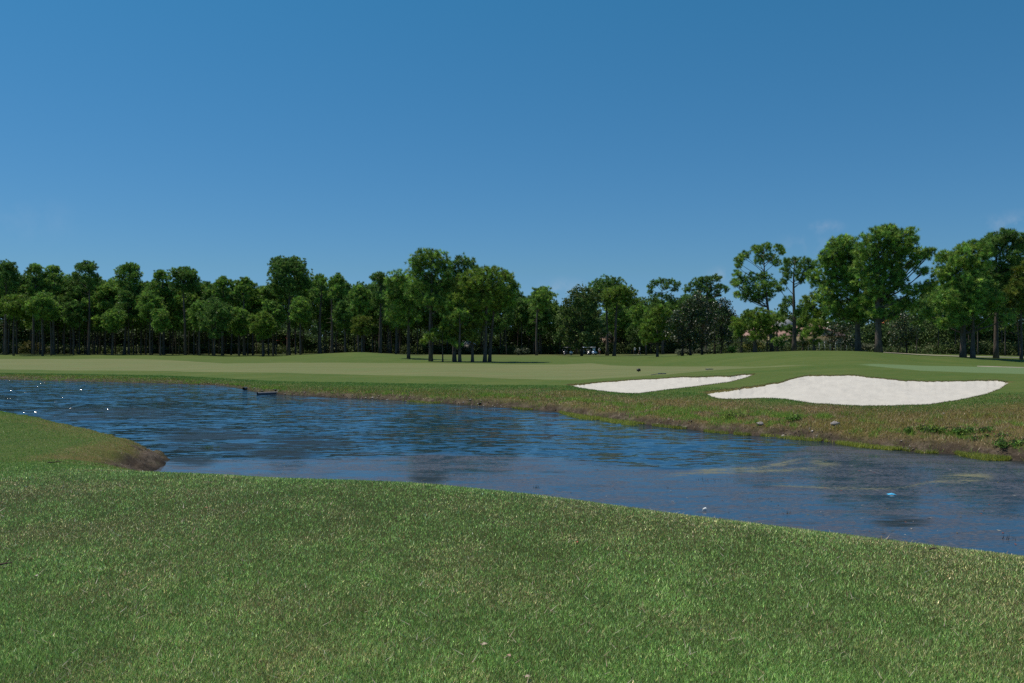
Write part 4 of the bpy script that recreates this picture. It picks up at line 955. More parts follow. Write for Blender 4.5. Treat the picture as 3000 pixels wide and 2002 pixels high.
px_tree(2821, 97, 714, lobes_px=[(2838, 726, 13), (2855, 724, 11), (2820, 732, 13), (2795, 742, 12), (2775, 752, 13), (2760, 760, 9), (2845, 748, 17), (2815, 760, 18), (2785, 775, 17), (2865, 765, 14), (2840, 782, 19), (2870, 790, 16), (2805, 795, 20), (2775, 805, 17), (2755, 800, 12), (2850, 815, 20), (2885, 820, 16), (2815, 830, 20), (2780, 840, 18), (2750, 835, 13), (2905, 845, 14), (2870, 850, 18), (2830, 865, 20), (2790, 875, 18), (2755, 875, 15), (2738, 890, 11), (2895, 878, 15), (2860, 895, 18), (2820, 905, 18), (2780, 912, 17), (2745, 920, 12), (2900, 910, 14), (2925, 938, 11), (2870, 930, 16), (2830, 942, 16), (2790, 945, 14), (2895, 955, 11), (2858, 965, 12), (2760, 950, 11)], half=70, seed=228, rs=1.75, dens=1.15, trunk=.42, label='great pine with a thick double stem standing in its own pool of shade', group=GR, tl=.40, tw=0.037, npt=18)
px_tree(2918, 100, 683, lobes_px=[(2945, 692, 13), (2925, 698, 12), (2965, 695, 12), (2910, 710, 12), (2985, 702, 10), (2892, 712, 9), (2950, 718, 16), (2875, 722, 8), (2978, 730, 14), (2920, 735, 14), (3000, 722, 11), (2890, 745, 12), (2960, 760, 15), (2995, 765, 14), (2930, 775, 14), (2905, 785, 14), (2975, 795, 15), (2940, 805, 14), (2920, 825, 14), (2960, 830, 14), (3015, 790, 14), (2930, 850, 12)], half=48, seed=229, rs=1.75, dens=1.15, trunk=.36, label='tall dark pine at far right with a flat spreading top', group=GR, tl=.40, tw=0.037, npt=20, pal=PAL_DEEP)
px_tree(2992, 98, 776, lobes_px=[(3000, 788, 14), (2980, 795, 12), (2985, 815, 15), (3010, 820, 15), (2965, 835, 12), (2990, 845, 16), (2950, 858, 11), (2975, 868, 14), (3005, 875, 16), (2940, 880, 9), (2960, 892, 12), (2990, 900, 13), (3015, 915, 14)], half=30, seed=230, trunk=.22, label='yellow green pine at the right frame edge', group=GR, tl=.42, tw=0.035, npt=19, pal=PAL_YELL)
px_tree(2850, 96.5, 860, lobes_px=[(2850, 880, 10), (2862, 900, 9), (2840, 905, 9)], half=12, seed=231, trunk=.34, label='second stem leaning against the great pine in its pool of shade', group=GR, tl=.40, tw=0.037, npt=18)

# ---------- broadleaved trees
def px_leafy(u, d, stems_px, lobes_px, seed, label, pal, mat, kind, cat, sz=.15, npt=11, dens=1.0, trunk=.25, depth=.7, half=60, group=None):
    x, y, z0 = spot(u, d); m = d / F; rng = np.random.default_rng(seed)
    L = [((a - u) * m, rng.uniform(-1, 1) * half * m * depth, EYE + (HZ - b) * m - z0, r * m) for a, b, r in lobes_px]
    S = [((a - u) * m, rng.uniform(-.6, .6)) for a in stems_px]
    return plant(kind, leafy_meshes(seed, L, S, trunk, pal, mat, sz, npt, dens), (x, y, z0), label, cat, group)
px_leafy(1704, 170, [1704], [(1700, 855, 20), (1680, 865, 18), (1720, 862, 20), (1745, 880, 18), (1665, 885, 18), (1700, 890, 24), (1730, 905, 22), (1655, 910, 18), (1685, 920, 24), (1715, 930, 24), (1755, 915, 16), (1640, 940, 16), (1665, 950, 20), (1695, 960, 24), (1730, 958, 22), (1760, 950, 16), (1645, 975, 17), (1675, 985, 20), (1710, 990, 22), (1745, 985, 18), (1635, 990, 9), (1660, 1002, 14), (1690, 1012, 14), (1722, 1010, 14), (1765, 975, 10)], 240, 'broad dark oak beside the golf carts, foliage down to head height', PAL_OAK, M_leaf, 'oak_tree', 'oak tree', sz=.24, npt=12, half=55)
px_leafy(2030, 128, [2024, 1999, 2059], [(2042, 868, 16), (2030, 885, 18), (2058, 885, 15), (2010, 900, 18), (2040, 905, 22), (2070, 900, 18), (2095, 895, 16), (1985, 920, 17), (2015, 925, 22), (2050, 930, 24), (2085, 925, 20), (1970, 945, 16), (1998, 950, 20), (2030, 955, 24), (2065, 960, 24), (2095, 950, 18), (1960, 970, 14), (1985, 980, 18), (2015, 985, 20), (2050, 988, 20), (2085, 985, 18), (1965, 995, 9), (2000, 1005, 12), (2035, 1008, 12), (2070, 1006, 12)], 241, 'large dark glossy magnolia, left one of two, brown-backed leaves', PAL_MAG, M_gloss, 'magnolia_tree', 'magnolia', sz=.17, npt=12, half=50, trunk=.18)
px_leafy(2118, 132, [2110, 2095], [(2110, 888, 15), (2095, 900, 16), (2130, 895, 14), (2120, 915, 18), (2145, 918, 14), (2105, 935, 18), (2135, 940, 18), (2155, 940, 12), (2120, 960, 18), (2148, 965, 15), (2100, 975, 16), (2130, 985, 16), (2155, 985, 11), (2110, 1002, 11), (2140, 1006, 10)], 242, 'dark glossy magnolia right behind the larger magnolia', PAL_MAG, M_gloss, 'magnolia_tree', 'magnolia', sz=.17, npt=12, half=40, trunk=.16)
px_leafy(2450, 120, [2440, 2470], [(2440, 955, 18), (2470, 960, 20), (2425, 975, 16), (2455, 985, 20), (2485, 990, 18), (2430, 1000, 14), (2465, 1010, 14), (2500, 1012, 12), (2490, 965, 14)], 243, 'dark magnolia under the left great pine with glints on its leaves', PAL_MAG, M_gloss, 'magnolia_tree', 'magnolia', sz=.16, npt=12, half=40, trunk=.13)
px_leafy(2640, 122, [2632, 2655], [(2630, 925, 16), (2655, 935, 18), (2620, 950, 16), (2645, 960, 20), (2668, 965, 14), (2610, 975, 14), (2640, 985, 18), (2665, 990, 14), (2620, 1002, 12), (2650, 1010, 12)], 244, 'dark magnolia behind the right great pine, red roof glimpsed above it', PAL_MAG, M_gloss, 'magnolia_tree', 'magnolia', sz=.16, npt=12, half=36, trunk=.13)
px_leafy(1860, 205, [1858], [(1858, 975, 12), (1848, 990, 11), (1868, 992, 11), (1856, 1008, 11), (1845, 1018, 8), (1870, 1015, 8)], 245, 'slim light green broadleaved sapling behind the walking golfers', [(3, (.07, .12, .028)), (2, (.10, .15, .04)), (1, (.04, .07, .02))], M_leaf, 'young_tree', 'young tree', sz=.2, npt=11, half=14, trunk=.1)

# ---------- the wood behind: pines in rows that nothing tells apart
rng = np.random.default_rng(33)
PROTO = []
for k in range(9):
    H = 17.5; Rr = [3.4, 3.9, 3.1, 4.1, 3.6, 3.2, 4.3, 3.5, 3.8][k]
    L = dome_lobes(np.random.default_rng(300 + k), H, [7.0, 6.2, 8.0, 5.4, 6.5, 8.5, 6.0, 4.6, 7.5][k], Rr, [11, 13, 10, 14, 12, 10, 13, 15, 11][k], .4, .95)
    PROTO.append(pine_meshes(300 + k, H, L, .19, tl=.50, tw=0.075, npt=12, pal=[PAL_PINE, PAL_DEEP, PAL_DEEP][k % 3], lean=(rng.normal(0, .5), 0), dens=.9, stubs=3))
first = {}
def wood(u, d, H, group, label):
    k = int(rng.integers(len(PROTO))); loc = spot(u, d); s = H / 17.5; sx = s * rng.uniform(.85, 1.15)
    if k not in first:
        first[k] = plant('pine_tree', PROTO[k], loc, label, 'pine tree', group, rng.uniform(0, 6.28), (sx, sx, s))
    else:
        replant(first[k], loc, label, group, rng.uniform(0, 6.28), (sx, s))
GLB = ('pines packed in the wood behind the left fairway', 'slender pine in the packed wood behind the left fairway')
GMB = ('pines packed in the wood behind the middle fairway', 'slender pine in the packed wood behind the carts and golfers')
GRB = ('pines packed behind the great pines at right', 'slender pine in the packed wood behind the great right pines')
def top_at(u):
    return np.interp(u, [-60, 0, 100, 200, 300, 400, 480, 560, 650, 750, 840, 950, 1030, 1120, 1200, 1300, 1420, 1500, 1560, 1600, 1650, 1700, 1790, 1860, 1900, 1960, 2020, 2090, 2150, 2300, 2420, 2500, 2700, 2760, 2900, 3050],
                     [775, 775, 785, 795, 800, 815, 805, 805, 820, 825, 790, 822, 825, 822, 810, 800, 815, 840, 850, 860, 868, 850, 858, 872, 870, 862, 850, 870, 905, 905, 880, 840, 850, 800, 780, 760])
GAPS = [(62, 82), (146, 160), (345, 366), (895, 915), (2135, 2160), (2300, 2322), (1740, 1772), (826, 844)]
def run(u0, u1, step, d0, d1, gl, lo, hi):
    u = u0
    while u < u1:
        uu = u + rng.uniform(-.4, .4) * step; u += step * rng.uniform(.7, 1.3)
        if any(a - 6 < uu < b + 6 for a, b in GAPS): continue
        d = rng.uniform(d0, d1)
        H = (HZ - top_at(uu) - rng.uniform(lo, hi)) * d / F + 2.2
        wood(uu, d, max(H, 7), *gl)
run(-70, 1180, 21, 192, 206, GLB, 2, 34); run(-70, 1180, 23, 208, 226, GLB, 4, 50); run(-70, 1200, 28, 228, 244, GLB, 10, 70)
run(1180, 2150, 20, 213, 226, GMB, 0, 28); run(1180, 2150, 26, 226, 244, GMB, 2, 40); run(1500, 1900, 40, 209, 214, GMB, 30, 80)
run(2150, 3700, 42, 150, 176, GRB, 4, 50); run(2150, 3500, 48, 180, 215, GRB, 10, 60); run(2680, 3060, 46, 128, 145, GRB, 20, 70)

# ---------- understorey and the wood's far edge, one leafy mass each
def mass(name, rng, u, d, h0, h1, n, pal, sz, label, cat, lumps=.05, npt=10, gaps=()):
    uu = rng.uniform(u[0], u[1], n); dd = rng.uniform(d[0], d[1], n)
    for a, b in gaps:
        k = (uu > a) & (uu < b); uu = np.where(k, b + (uu - a) * .3, uu)
    xx = (uu - 1500) / F * dd
    z = land(xx, dd, False)[0]
    hh = h0 + (h1 - h0) * np.clip(.5 + 1.6 * fbm(xx * lumps, dd * lumps * .4, 401, 4), 0, 1)
    zz = z + hh * rng.uniform(0.02, 1, n) ** .8
    V, c = leaves(rng, np.c_[xx, dd, zz], sz, npt, pal, sz * 1.6)
    me = mesh_np(name, V, [np.arange(len(V)).reshape(-1, 4)], M_leaf, cols=dict(col=c))
    tag(link(name, me), label, cat, kind='stuff')
PAL_UND = gain([(4, (0.039, 0.069, 0.019)), (3, (0.060, 0.105, 0.027)), (1.2, (0.112, 0.165, 0.042)), (2, (0.021, 0.039, 0.013))], 1.35)
mass('undergrowth', rng, (-120, 1640), (248, 258), 4.0, 11.0, 13000, PAL_UND, .42, 'dark leafy undergrowth deep in the wood behind the fairway', 'undergrowth')
mass('thicket', rng, (1480, 2180), (232, 250), 4.0, 11.5, 9000, PAL_UND, .38, 'dark thicket behind the golf carts and the walking golfers', 'undergrowth')
mass('brushwood', rng, (2380, 3900), (152, 175), 2.5, 8.0, 13000, PAL_UND, .28, 'dark brushwood behind the great pines at right', 'undergrowth', gaps=())
mass('distant_wood', rng, (-260, 3300), (300, 330), 7.5, 15.5, 14000, PAL_UND, .6, 'distant wood seen between the stems', 'distant wood')

PAL_LIT = [(4, (.060, .095, .026)), (3, (.09, .13, .035)), (2, (.030, .050, .015)), (1, (.15, .17, .07))]
mass('underbrush', rng, (1180, 2160), (215, 224), 0.2, 3.0, 3000, PAL_LIT, .30, 'low underbrush along the foot of the middle wood', 'undergrowth')
mass('low_scrub', rng, (2080, 3900), (139, 148), 0.2, 2.6, 3000, PAL_LIT, .22, 'low scrub behind the great pines and the tan house', 'undergrowth')
mass('wood_scrub', rng, (-120, 1190), (232, 242), 0.2, 3.2, 4200, PAL_LIT, .32, 'sunlit low scrub between the stems of the left wood', 'undergrowth')

px_tree(2248, 140, 925, uc=2250, half=26, bot=1010, n=9, seed=260, trunk=.16, label='small pine half covering the left end of the tan house', group=GR, tl=.4, tw=.038, npt=18, pal=PAL_PINE)
px_tree(2352, 134, 935, uc=2352, half=24, bot=1000, n=8, seed=261, trunk=.16, label='small pine half covering the right end of the tan house', group=GR, tl=.4, tw=.038, npt=18, pal=PAL_DEEP)
# ------------------------------------------------------------------ houses glimpsed through the trees
def house(name, u, d, w, dep, hw, hr, wallc, roofc, label, rz=0.0, wins=(), hip=.8, gable=None):
    x, y, z = spot(u, d); r = empty(name, (x, y, z), rz); tag(r, label, 'house')
    mw = simple_mat('stucco', wallc, .9, .12, 2.0); mr = simple_mat('roof_tiles', roofc, .85, .28, 5.0, bump=.05)
    MB().box((0, 0, hw / 2 - .3), (w, dep, hw + .6)).build('wall', mw, r)
    o = .55; a = hip * dep / 2
    b = MB(); W2, D2 = w / 2 + o, dep / 2 + o
    V = [(-W2, -D2, hw + .0), (W2, -D2, hw), (W2, D2, hw), (-W2, D2, hw), (-W2 + a, 0, hw + hr), (W2 - a, 0, hw + hr), (-W2, -D2, hw + .18), (W2, -D2, hw + .18), (W2, D2, hw + .18), (-W2, D2, hw + .18)]
    b.add(V, [[[0, 3, 2, 1], [0, 1, 7, 6], [1, 2, 8, 7], [2, 3, 9, 8], [3, 0, 6, 9], [6, 7, 5, 4], [8, 9, 4, 5]], [[7, 8, 5], [9, 6, 4]]])
    ro = b.build('roof', mr, r)
    if gable:
        gx, gw, gh, gc = gable
        MB().prism([(gx - gw / 2, hw + .3), (gx + gw / 2, hw + .3), (gx + gw / 2, hw + gh * .7), (gx, hw + gh), (gx - gw / 2, hw + gh * .7)], -dep * .30, dep * .2).build('dormer', simple_mat('pale_boards', gc, .8, .1), ro)
    mg = simple_mat('dark_glass', (.03, .04, .05), .1, .2); mf = simple_mat('white_frame', (.7, .7, .68), .5, .05)
    for (wx, wz, ww, wh) in wins:
        f = MB()
        t = .09
        for cx, cz, sx, sz in ((0, wh / 2, ww + t, t), (0, -wh / 2, ww + t, t), (-ww / 2, 0, t, wh - t), (ww / 2, 0, t, wh - t), (0, 0, .05, wh - t)):
            f.box((wx + cx, -dep / 2 - .04, wz + cz), (sx, .1, sz))
        fo = f.build('window', mf, r)
        MB().box((wx, -dep / 2 - .005, wz), (ww - .02, .04, wh - .02)).build('pane', mg, fo)
    return r
house('house', 2308, 156, 17, 10, 2.9, 2.6, (.36, .30, .19), (.40, .235, .19), 'tan house with a pink tiled roof half hidden right of the magnolias', wins=[(-4.6, 1.5, 1.6, 1.3), (-1.4, 1.5, 1.2, 1.3), (3.0, 1.4, 2.0, 1.7)], gable=(-1.6, 3.4, 3.6, (.42, .42, .43)))
house('house', 1768, 238, 10, 9, 4.4, 2.2, (.50, .36, .29), (.20, .19, .19), 'pinkish house glimpsed behind the golfer in red shorts', wins=[(3.4, 3.1, 1.4, 1.2), (4.6, 1.4, 1.2, 1.4)])
house('house', 1547, 240, 3.6, 7, 5.6, 1.4, (.46, .37, .32), (.33, .30, .29), 'narrow beige house end glimpsed right of the bare-stemmed pine', wins=[(1.2, 3.6, 1.0, 1.2)])
house('house', 836, 252, 4.2, 5, 3.6, 1.6, (.45, .25, .17), (.42, .13, .07), 'small house with a red roof deep in the left wood', wins=[(1.2, 1.5, 1.0, 1.0)])
house('house', 1362, 230, 5, 6, 2.6, 1.3, (.34, .33, .31), (.42, .42, .42), 'low shed with a pale grey roof behind the fairway clump', wins=[(-1.2, 1.3, 1.0, .9)])
house('house', 2634, 180, 6, 6, 6.4, 1.7, (.42, .23, .15), (.55, .15, .07), 'house with a bright red roof behind the right great pine', wins=[(0, 5.0, 1.2, 1.2)])

# ------------------------------------------------------------------ fence, cart path, beds of shrubs
mwire = simple_mat('fence_rail', (.10, .10, .10), .6, .2); mpost = simple_mat('fence_post', (.42, .42, .40), .7, .15)
p0 = spot(2368, 136); r = empty('garden_fence', p0); tag(r, 'low wire fence with pale posts on the rise left of the great pines', 'fence')
fx = [(spot(u, 136)[0] - p0[0], spot(u, 136)[2] - p0[2]) for u in range(2368, 2516, 16)]
for k, (a, z) in enumerate(fx):
    b = MB(); b.tube([(a, 0, z - .3), (a, 0, z + 1.5)], .04, 6); b.sphere((a, 0, z + 1.52), .055, 6, 5); b.build('post', mpost, r)
for h in (.55, 1.0, 1.42):
    MB().tube([(a, .04, z + h) for a, z in fx], .016, 5).build('rail', mwire, r)
mpath = simple_mat('path_concrete', (.34, .29, .24), .9, .12, 3.0)
def path(pts, w):
    P = []; 
    for i in range(len(pts) - 1):
        for t in np.linspace(0, 1, 14, endpoint=(i == len(pts) - 2)):
            u = pts[i][0] * (1 - t) + pts[i + 1][0] * t; d = pts[i][1] * (1 - t) + pts[i + 1][1] * t
            P.append(((u - 1500) / F * d, d))
    P = np.array(P); T = np.gradient(P, axis=0); T /= np.linalg.norm(T, axis=1)[:, None]; Nn = np.c_[-T[:, 1], T[:, 0]]
    rows = [P + Nn * w * f for f in (-.5, -.17, .17, .5)]
    V = []; 
    for k, q in enumerate(rows):
        z = land(q[:, 0], q[:, 1])[0] + .045
        V.append(np.c_[q, z])
    n = len(P); V = np.concatenate(V + [np.c_[rows[0], land(rows[0][:, 0], rows[0][:, 1])[0] - .1], np.c_[rows[3], land(rows[3][:, 0], rows[3][:, 1])[0] - .1]])
    i = np.arange(n - 1)
    q = [np.stack([a * n + i, a * n + i + 1, b * n + i + 1, b * n + i], -1) for a, b in ((0, 1), (1, 2), (2, 3), (4, 0), (3, 5))]
    tag(link('cart_path', mesh_np('cart_path', V, [np.concatenate(q)], mpath)), kind='structure')
path([(2600, 119), (2665, 116), (2760, 109), (2860, 106), (2960, 108), (3160, 112)], 2.3)
path([(2880, 70), (2930, 68.5), (3000, 67.5), (3150, 67)], 1.4)

def shrub(u, d, w, h, pal, label, seed, sz=.13, group=None):
    x, y, z = spot(u, d); rng = np.random.default_rng(seed)
    L = [(rng.uniform(-.5, .5) * w * .8, rng.uniform(-.3, .3) * w * .6, h * rng.uniform(.35, .8), h * rng.uniform(.28, .42)) for _ in range(max(5, int(w / h * 6)))]
    ms = leafy_meshes(seed, L, [(0, 0), (w * .2, .1), (-w * .2, -.1)], .05, pal, M_leaf, sz, 9, 1.6 * (.6 / h) ** .5, spread=.10)
    return plant('shrub', ms, (x, y, z), label, 'shrub', group)
PAL_SILV = [(4, (.15, .17, .10)), (2, (.24, .25, .16)), (2, (.07, .09, .05))]
PAL_GOLD = [(4, (.20, .20, .05)), (2, (.28, .26, .08)), (2, (.09, .12, .03))]
shrub(2005, 142, 3.4, .9, PAL_SILV, 'silvery low shrub in the bed behind the magnolia stems', 501)
shrub(2062, 142, 3.4, .9, PAL_SILV, 'silvery shrub at the right end of the bed behind the magnolia stems', 502)
shrub(2205, 127, 3.2, 1.7, PAL_GOLD, 'golden green rounded shrub at the foot of the short bushy pine', 503)
shrub(2355, 132, 2.6, 2.0, PAL_GOLD, 'yellow green shrub in front of the tan house, right end', 504)
shrub(2140, 130, 1.4, 1.0, [(3, (.06, .16, .03)), (1, (.03, .08, .02))], 'bright green little shrub in the shade of the right magnolia', 505)
shrub(1528, 200, 4.0, 1.6, PAL_SILV, 'pale grey shrub at the edge of the wood left of the bare-stemmed pine', 506, .2)
shrub(1640, 214, 3.0, 2.4, [(3, (.09, .15, .04)), (1, (.05, .09, .02))], 'light green shrub behind the leftmost golf cart', 507, .2)
shrub(1082, 214, 4.5, 2.6, PAL_UND, 'dark rounded shrub in the wood behind the grassy mound', 508, .22)
shrub(988, 222, 4.5, 3.0, PAL_SILV, 'greyish shrub in the wood left of the grassy mound', 509, .22)
shrub(100, 222, 7.0, 3.4, gain(PAL_GOLD, .7), 'olive shrub between the stems at the far left', 510, .22)
shrub(895, 216, 5.0, 3.4, PAL_UND, 'bushy shrub under the sky gap right of the big broad-headed pine', 511, .22)
shrub(2540, 112, 2.2, 1.0, PAL_SILV, 'pale weedy shrub between the twin great pines', 512)

# ------------------------------------------------------------------ golf carts
mblk = simple_mat('black_plastic', (.015, .015, .017), .45, .2); mwht = simple_mat('white_panel', (.52, .54, .56), .25, .06, spec=.6); mblu = simple_mat('pale_blue_panel', (.36, .47, .62), .25, .06, spec=.6)
mdark = simple_mat('dark_panel', (.02, .022, .028), .3, .1, spec=.6); mseat = simple_mat('seat_vinyl', (.40, .36, .29), .5, .15); mtyre = simple_mat('tyre', (.012, .012, .012), .85, .2); mrim = simple_mat('wheel_rim', (.5, .5, .5), .35, .1, metal=.6)
def wind_mat():
    m, nt, out = new_mat('windscreen'); g = G(nt)
    t = g.n('ShaderNodeBsdfTransparent'); gl = g.n('ShaderNodeBsdfGlossy'); g.set(gl.inputs[0], (.9, .95, 1, 1)); g.set(gl.inputs[1], .05)
    mx = g.n('ShaderNodeMixShader'); g.set(mx.inputs[0], .35); nt.links.new(t.outputs[0], mx.inputs[1]); nt.links.new(gl.outputs[0], mx.inputs[2]); nt.links.new(mx.outputs[0], out.inputs[0]); return m
mwind = wind_mat()
def golf_cart(u, d, rz, front, roofm, label):
    r = empty('golf_cart', spot(u, d), rz); tag(r, label, 'golf cart', 'golf carts under the oak')
    b = MB(); b.prism([(-1.15, .38), (-1.15, .80), (-.95, .88), (-.30, .86), (-.22, .42), (.40, .38), (.40, .32), (-1.05, .32)], -.56, .56); b.build('body', mdark, r)
    MB().prism([(.38, .36), (.42, .80), (.62, .95), (.80, .90), (1.16, .58), (1.20, .36)], -.54, .54).build('front_cowl', front, r)
    MB().box((0, 0, .36), (1.3, 1.06, .05)).build('floor_pan', mblk, r)
    s = MB(); s.box((-.42, 0, .92), (.56, 1.04, .14), taper=.95); s.build('seat', mseat, r)
    s = MB(); s.box((-.74, 0, 1.16), (.12, 1.04, .40), taper=.9); s.build('backrest', mseat, r)
    rf = MB(); rf.box((-.14, 0, 1.86), (1.86, 1.22, .09), taper=.92); rf.box((-.14, 0, 1.80), (1.92, 1.26, .04)); rf.build('roof', roofm, r)
    for sx, tx in ((.66, .52), (-1.02, -.92)):
        for sy in (-.52, .52):
            MB().tube([(sx, sy, .82), (tx, sy, 1.79)], .022, 6).build('post', mblk, r)
    MB().add([(.67, -.5, .93), (.67, .5, .93), (.535, .5, 1.76), (.535, -.5, 1.76), (.685, -.5, .93), (.685, .5, .93), (.55, .5, 1.76), (.55, -.5, 1.76)], [[[0, 1, 2, 3], [4, 7, 6, 5], [0, 4, 5, 1], [3, 2, 6, 7]]]).build('windscreen', mwind, r)
    t = np.linspace(0, 2 * np.pi, 17)
    st = MB().tube(np.c_[.30 - .09 * np.cos(t), -.25 + .17 * np.sin(t), 1.02 + .13 * np.cos(t)], .014, 5, cap=False); st.tube([(.30, -.25, 1.02), (.5, -.25, .75)], .018, 5); st.build('steering_wheel', mblk, r)
    bag = MB(); bag.tube([(-1.18, -.22, .55), (-1.30, -.22, 1.30)], [.13, .14], 8); bag.tube([(-1.18, .22, .55), (-1.30, .22, 1.28)], [.13, .14], 8); bag.build('bag_rack', mblk, r)
    for sx in (.78, -.78):
        for sy in (-.50, .50):
            w = MB().tube([(sx, sy - .1, .23), (sx, sy - .085, .23), (sx, sy + .085, .23), (sx, sy + .1, .23)], [.19, .23, .23, .19], 14).build('wheel', mtyre, r)
            MB().tube([(sx, sy + math.copysign(.095, sy), .23), (sx, sy + math.copysign(.112, sy), .23)], .12, 10).build('rim', mrim, w)
    return r
golf_cart(1664, 196, R(-12), mwht, mdark, 'dark golf cart with a white nose, leftmost of the carts under the oak')
golf_cart(1716, 198, R(8), mdark, mblu, 'golf cart mostly hidden behind the oak stem, middle of the carts')
golf_cart(1734, 195, R(-42), mblu, mwht, 'golf cart with a pale blue nose, nearest to the standing golfer')

# ------------------------------------------------------------------ golfers
mskin = simple_mat('skin', (.42, .25, .17), .6, .1)
def cloth(name, c): return simple_mat(name, c, .85, .1, 20)
def skin_body(name, verts, edges, radii, mat, parent=None, sub=1):
    me = bpy.data.meshes.new(name); me.from_pydata(verts, edges, []); o = link(name, me, parent)
    o.modifiers.new('skin', 'SKIN'); sk = me.skin_vertices[0].data
    for i, rr in enumerate(radii):
        sk[i].radius = rr if hasattr(rr, '__len__') else (rr, rr); sk[i].use_root = (i == 0)
    sm = o.modifiers.new('sub', 'SUBSURF'); sm.levels = sub; sm.render_levels = sub
    me.materials.append(mat); return o
def golfer(u, d, rz, pose, shirtc, shortc, label, cap=None, long_=False, club=False):
    """pose: joints in the body's own frame, x to its right, y forward"""
    J = dict(pelvis=(0, 0, .95), waist=(0, .0, 1.10), chest=(0, .0, 1.32), neck=(0, .0, 1.49), head=(0, .02, 1.62), top=(0, .02, 1.74),
             hl=(-.10, 0, .90), kl=(-.11, .03, .50), al=(-.11, 0, .09), tl=(-.12, .16, .04), hr=(.10, 0, .90), kr=(.11, .03, .50), ar=(.11, 0, .09), tr=(.12, .16, .04),
             sl=(-.19, 0, 1.42), el=(-.25, .02, 1.15), wl=(-.26, .10, .92), fl=(-.26, .13, .82), sr=(.19, 0, 1.42), er=(.25, .02, 1.15), wr=(.26, .10, .92), fr=(.26, .13, .82))
    J.update(pose)
    names = list(J); V = [J[k] for k in names]; ix = {k: i for i, k in enumerate(names)}
    E = [('pelvis', 'waist'), ('waist', 'chest'), ('chest', 'neck'), ('neck', 'head'), ('head', 'top'), ('pelvis', 'hl'), ('hl', 'kl'), ('kl', 'al'), ('al', 'tl'), ('pelvis', 'hr'), ('hr', 'kr'), ('kr', 'ar'), ('ar', 'tr'),
         ('chest', 'sl'), ('sl', 'el'), ('el', 'wl'), ('wl', 'fl'), ('chest', 'sr'), ('sr', 'er'), ('er', 'wr'), ('wr', 'fr')]
    RR = dict(pelvis=(.15, .11), waist=(.14, .10), chest=(.16, .11), neck=.055, head=.092, top=.07, hl=.09, kl=.058, al=.038, tl=.032, hr=.09, kr=.058, ar=.038, tr=.032, sl=.06, el=.042, wl=.030, fl=.028, sr=.06, er=.042, wr=.030, fr=.028)
    root = skin_body('person', V, [(ix[a], ix[b]) for a, b in E], [RR[k] for k in names], mskin)
    root.location = spot(u, d); root.rotation_euler = (0, 0, rz); tag(root, label, 'person', 'golfers')
    def lerp(a, b, t): return tuple(np.array(J[a]) * (1 - t) + np.array(J[b]) * t)
    skin_body('shirt', [lerp('pelvis', 'waist', .3), J['waist'], J['chest'], lerp('chest', 'neck', .75), J['sl'], lerp('sl', 'el', .75), J['sr'], lerp('sr', 'er', .75)], [(0, 1), (1, 2), (2, 3), (2, 4), (4, 5), (2, 6), (6, 7)],
              [(.175, .135), (.17, .13), (.19, .14), (.085, .08), .082, .068, .082, .068], cloth('polo_shirt', shirtc), root)
    t = .92 if long_ else .85
    a_, b_ = ('kl', 'al') if long_ else ('hl', 'kl'); c_, d_ = ('kr', 'ar') if long_ else ('hr', 'kr')
    vs_ = [J['pelvis'], J['hl'], J['kl'] if long_ else lerp('hl', 'kl', .5), lerp(a_, b_, t), J['hr'], J['kr'] if long_ else lerp('hr', 'kr', .5), lerp(c_, d_, t)]
    skin_body('trousers' if long_ else 'shorts', vs_, [(0, 1), (1, 2), (2, 3), (0, 4), (4, 5), (5, 6)], [(.165, .13), .11, .09 if long_ else .10, .07 if long_ else .09, .11, .09 if long_ else .10, .07 if long_ else .09], cloth('shorts_cloth', shortc), root)
    hd = np.array(J['head'])
    b = MB().sphere(tuple(hd + np.array([0, 0, .085])), (.105, .115, .075), 12, 7)
    if cap: b.box(tuple(hd + np.array([0, .15, .065])), (.15, .12, .015))
    b.build('cap' if cap else 'hair', cloth('cap_cloth', cap or (.05, .03, .02)), root, True)
    f = MB(); f.sphere(tuple(hd + np.array([0, .10, .0])), (.016, .025, .026), 6, 5); f.build('nose', mskin, root, True)
    for s_ in (-1, 1):
        MB().sphere(tuple(hd + np.array([.035 * s_, .088, .03])), (.013, .010, .009), 6, 5).build('eye', mblk, root)
        MB().sphere(tuple(hd + np.array([.095 * s_, 0, .0])), (.014, .028, .036), 6, 5).build('ear', mskin, root)
        a = np.array(J['al' if s_ < 0 else 'ar']); tt = np.array(J['tl' if s_ < 0 else 'tr'])
        MB().tube([a + (0, -.04, -.05), (a + tt) / 2 + (0, 0, -.02), tt + (0, .05, -.005)], [.05, .052, .035], 8).build('shoe', mwht, root, True)
    for s_, (w_, k_) in ((-1, ('wl', 'fl')), (1, ('wr', 'fr'))):         # fingers and thumb
        w0 = np.array(J[w_]); k0 = np.array(J[k_]); ax = (k0 - w0) / (np.linalg.norm(k0 - w0) + 1e-6)
        sd_ = np.cross(ax, (0, 0, 1.0)) if abs(ax[2]) < .9 else np.array([0, 1.0, 0]); sd_ = sd_ / (np.linalg.norm(sd_) + 1e-6)
        cu = np.cross(ax, sd_)
        h = MB()
        for q, L in ((-1.5, .065), (-.5, .08), (.5, .085), (1.5, .07)):
            p = k0 + sd_ * q * .019; h.tube([p, p + ax * L * .5, p + ax * L * .8 + cu * L * .35], [.0095, .009, .007], 5)
        p = w0 + (k0 - w0) * .4 + sd_ * .03; h.tube([p, p + sd_ * .02 + ax * .035, p + sd_ * .022 + ax * .065], [.011, .010, .007], 5)
        h.build('fingers', mskin, root, True)
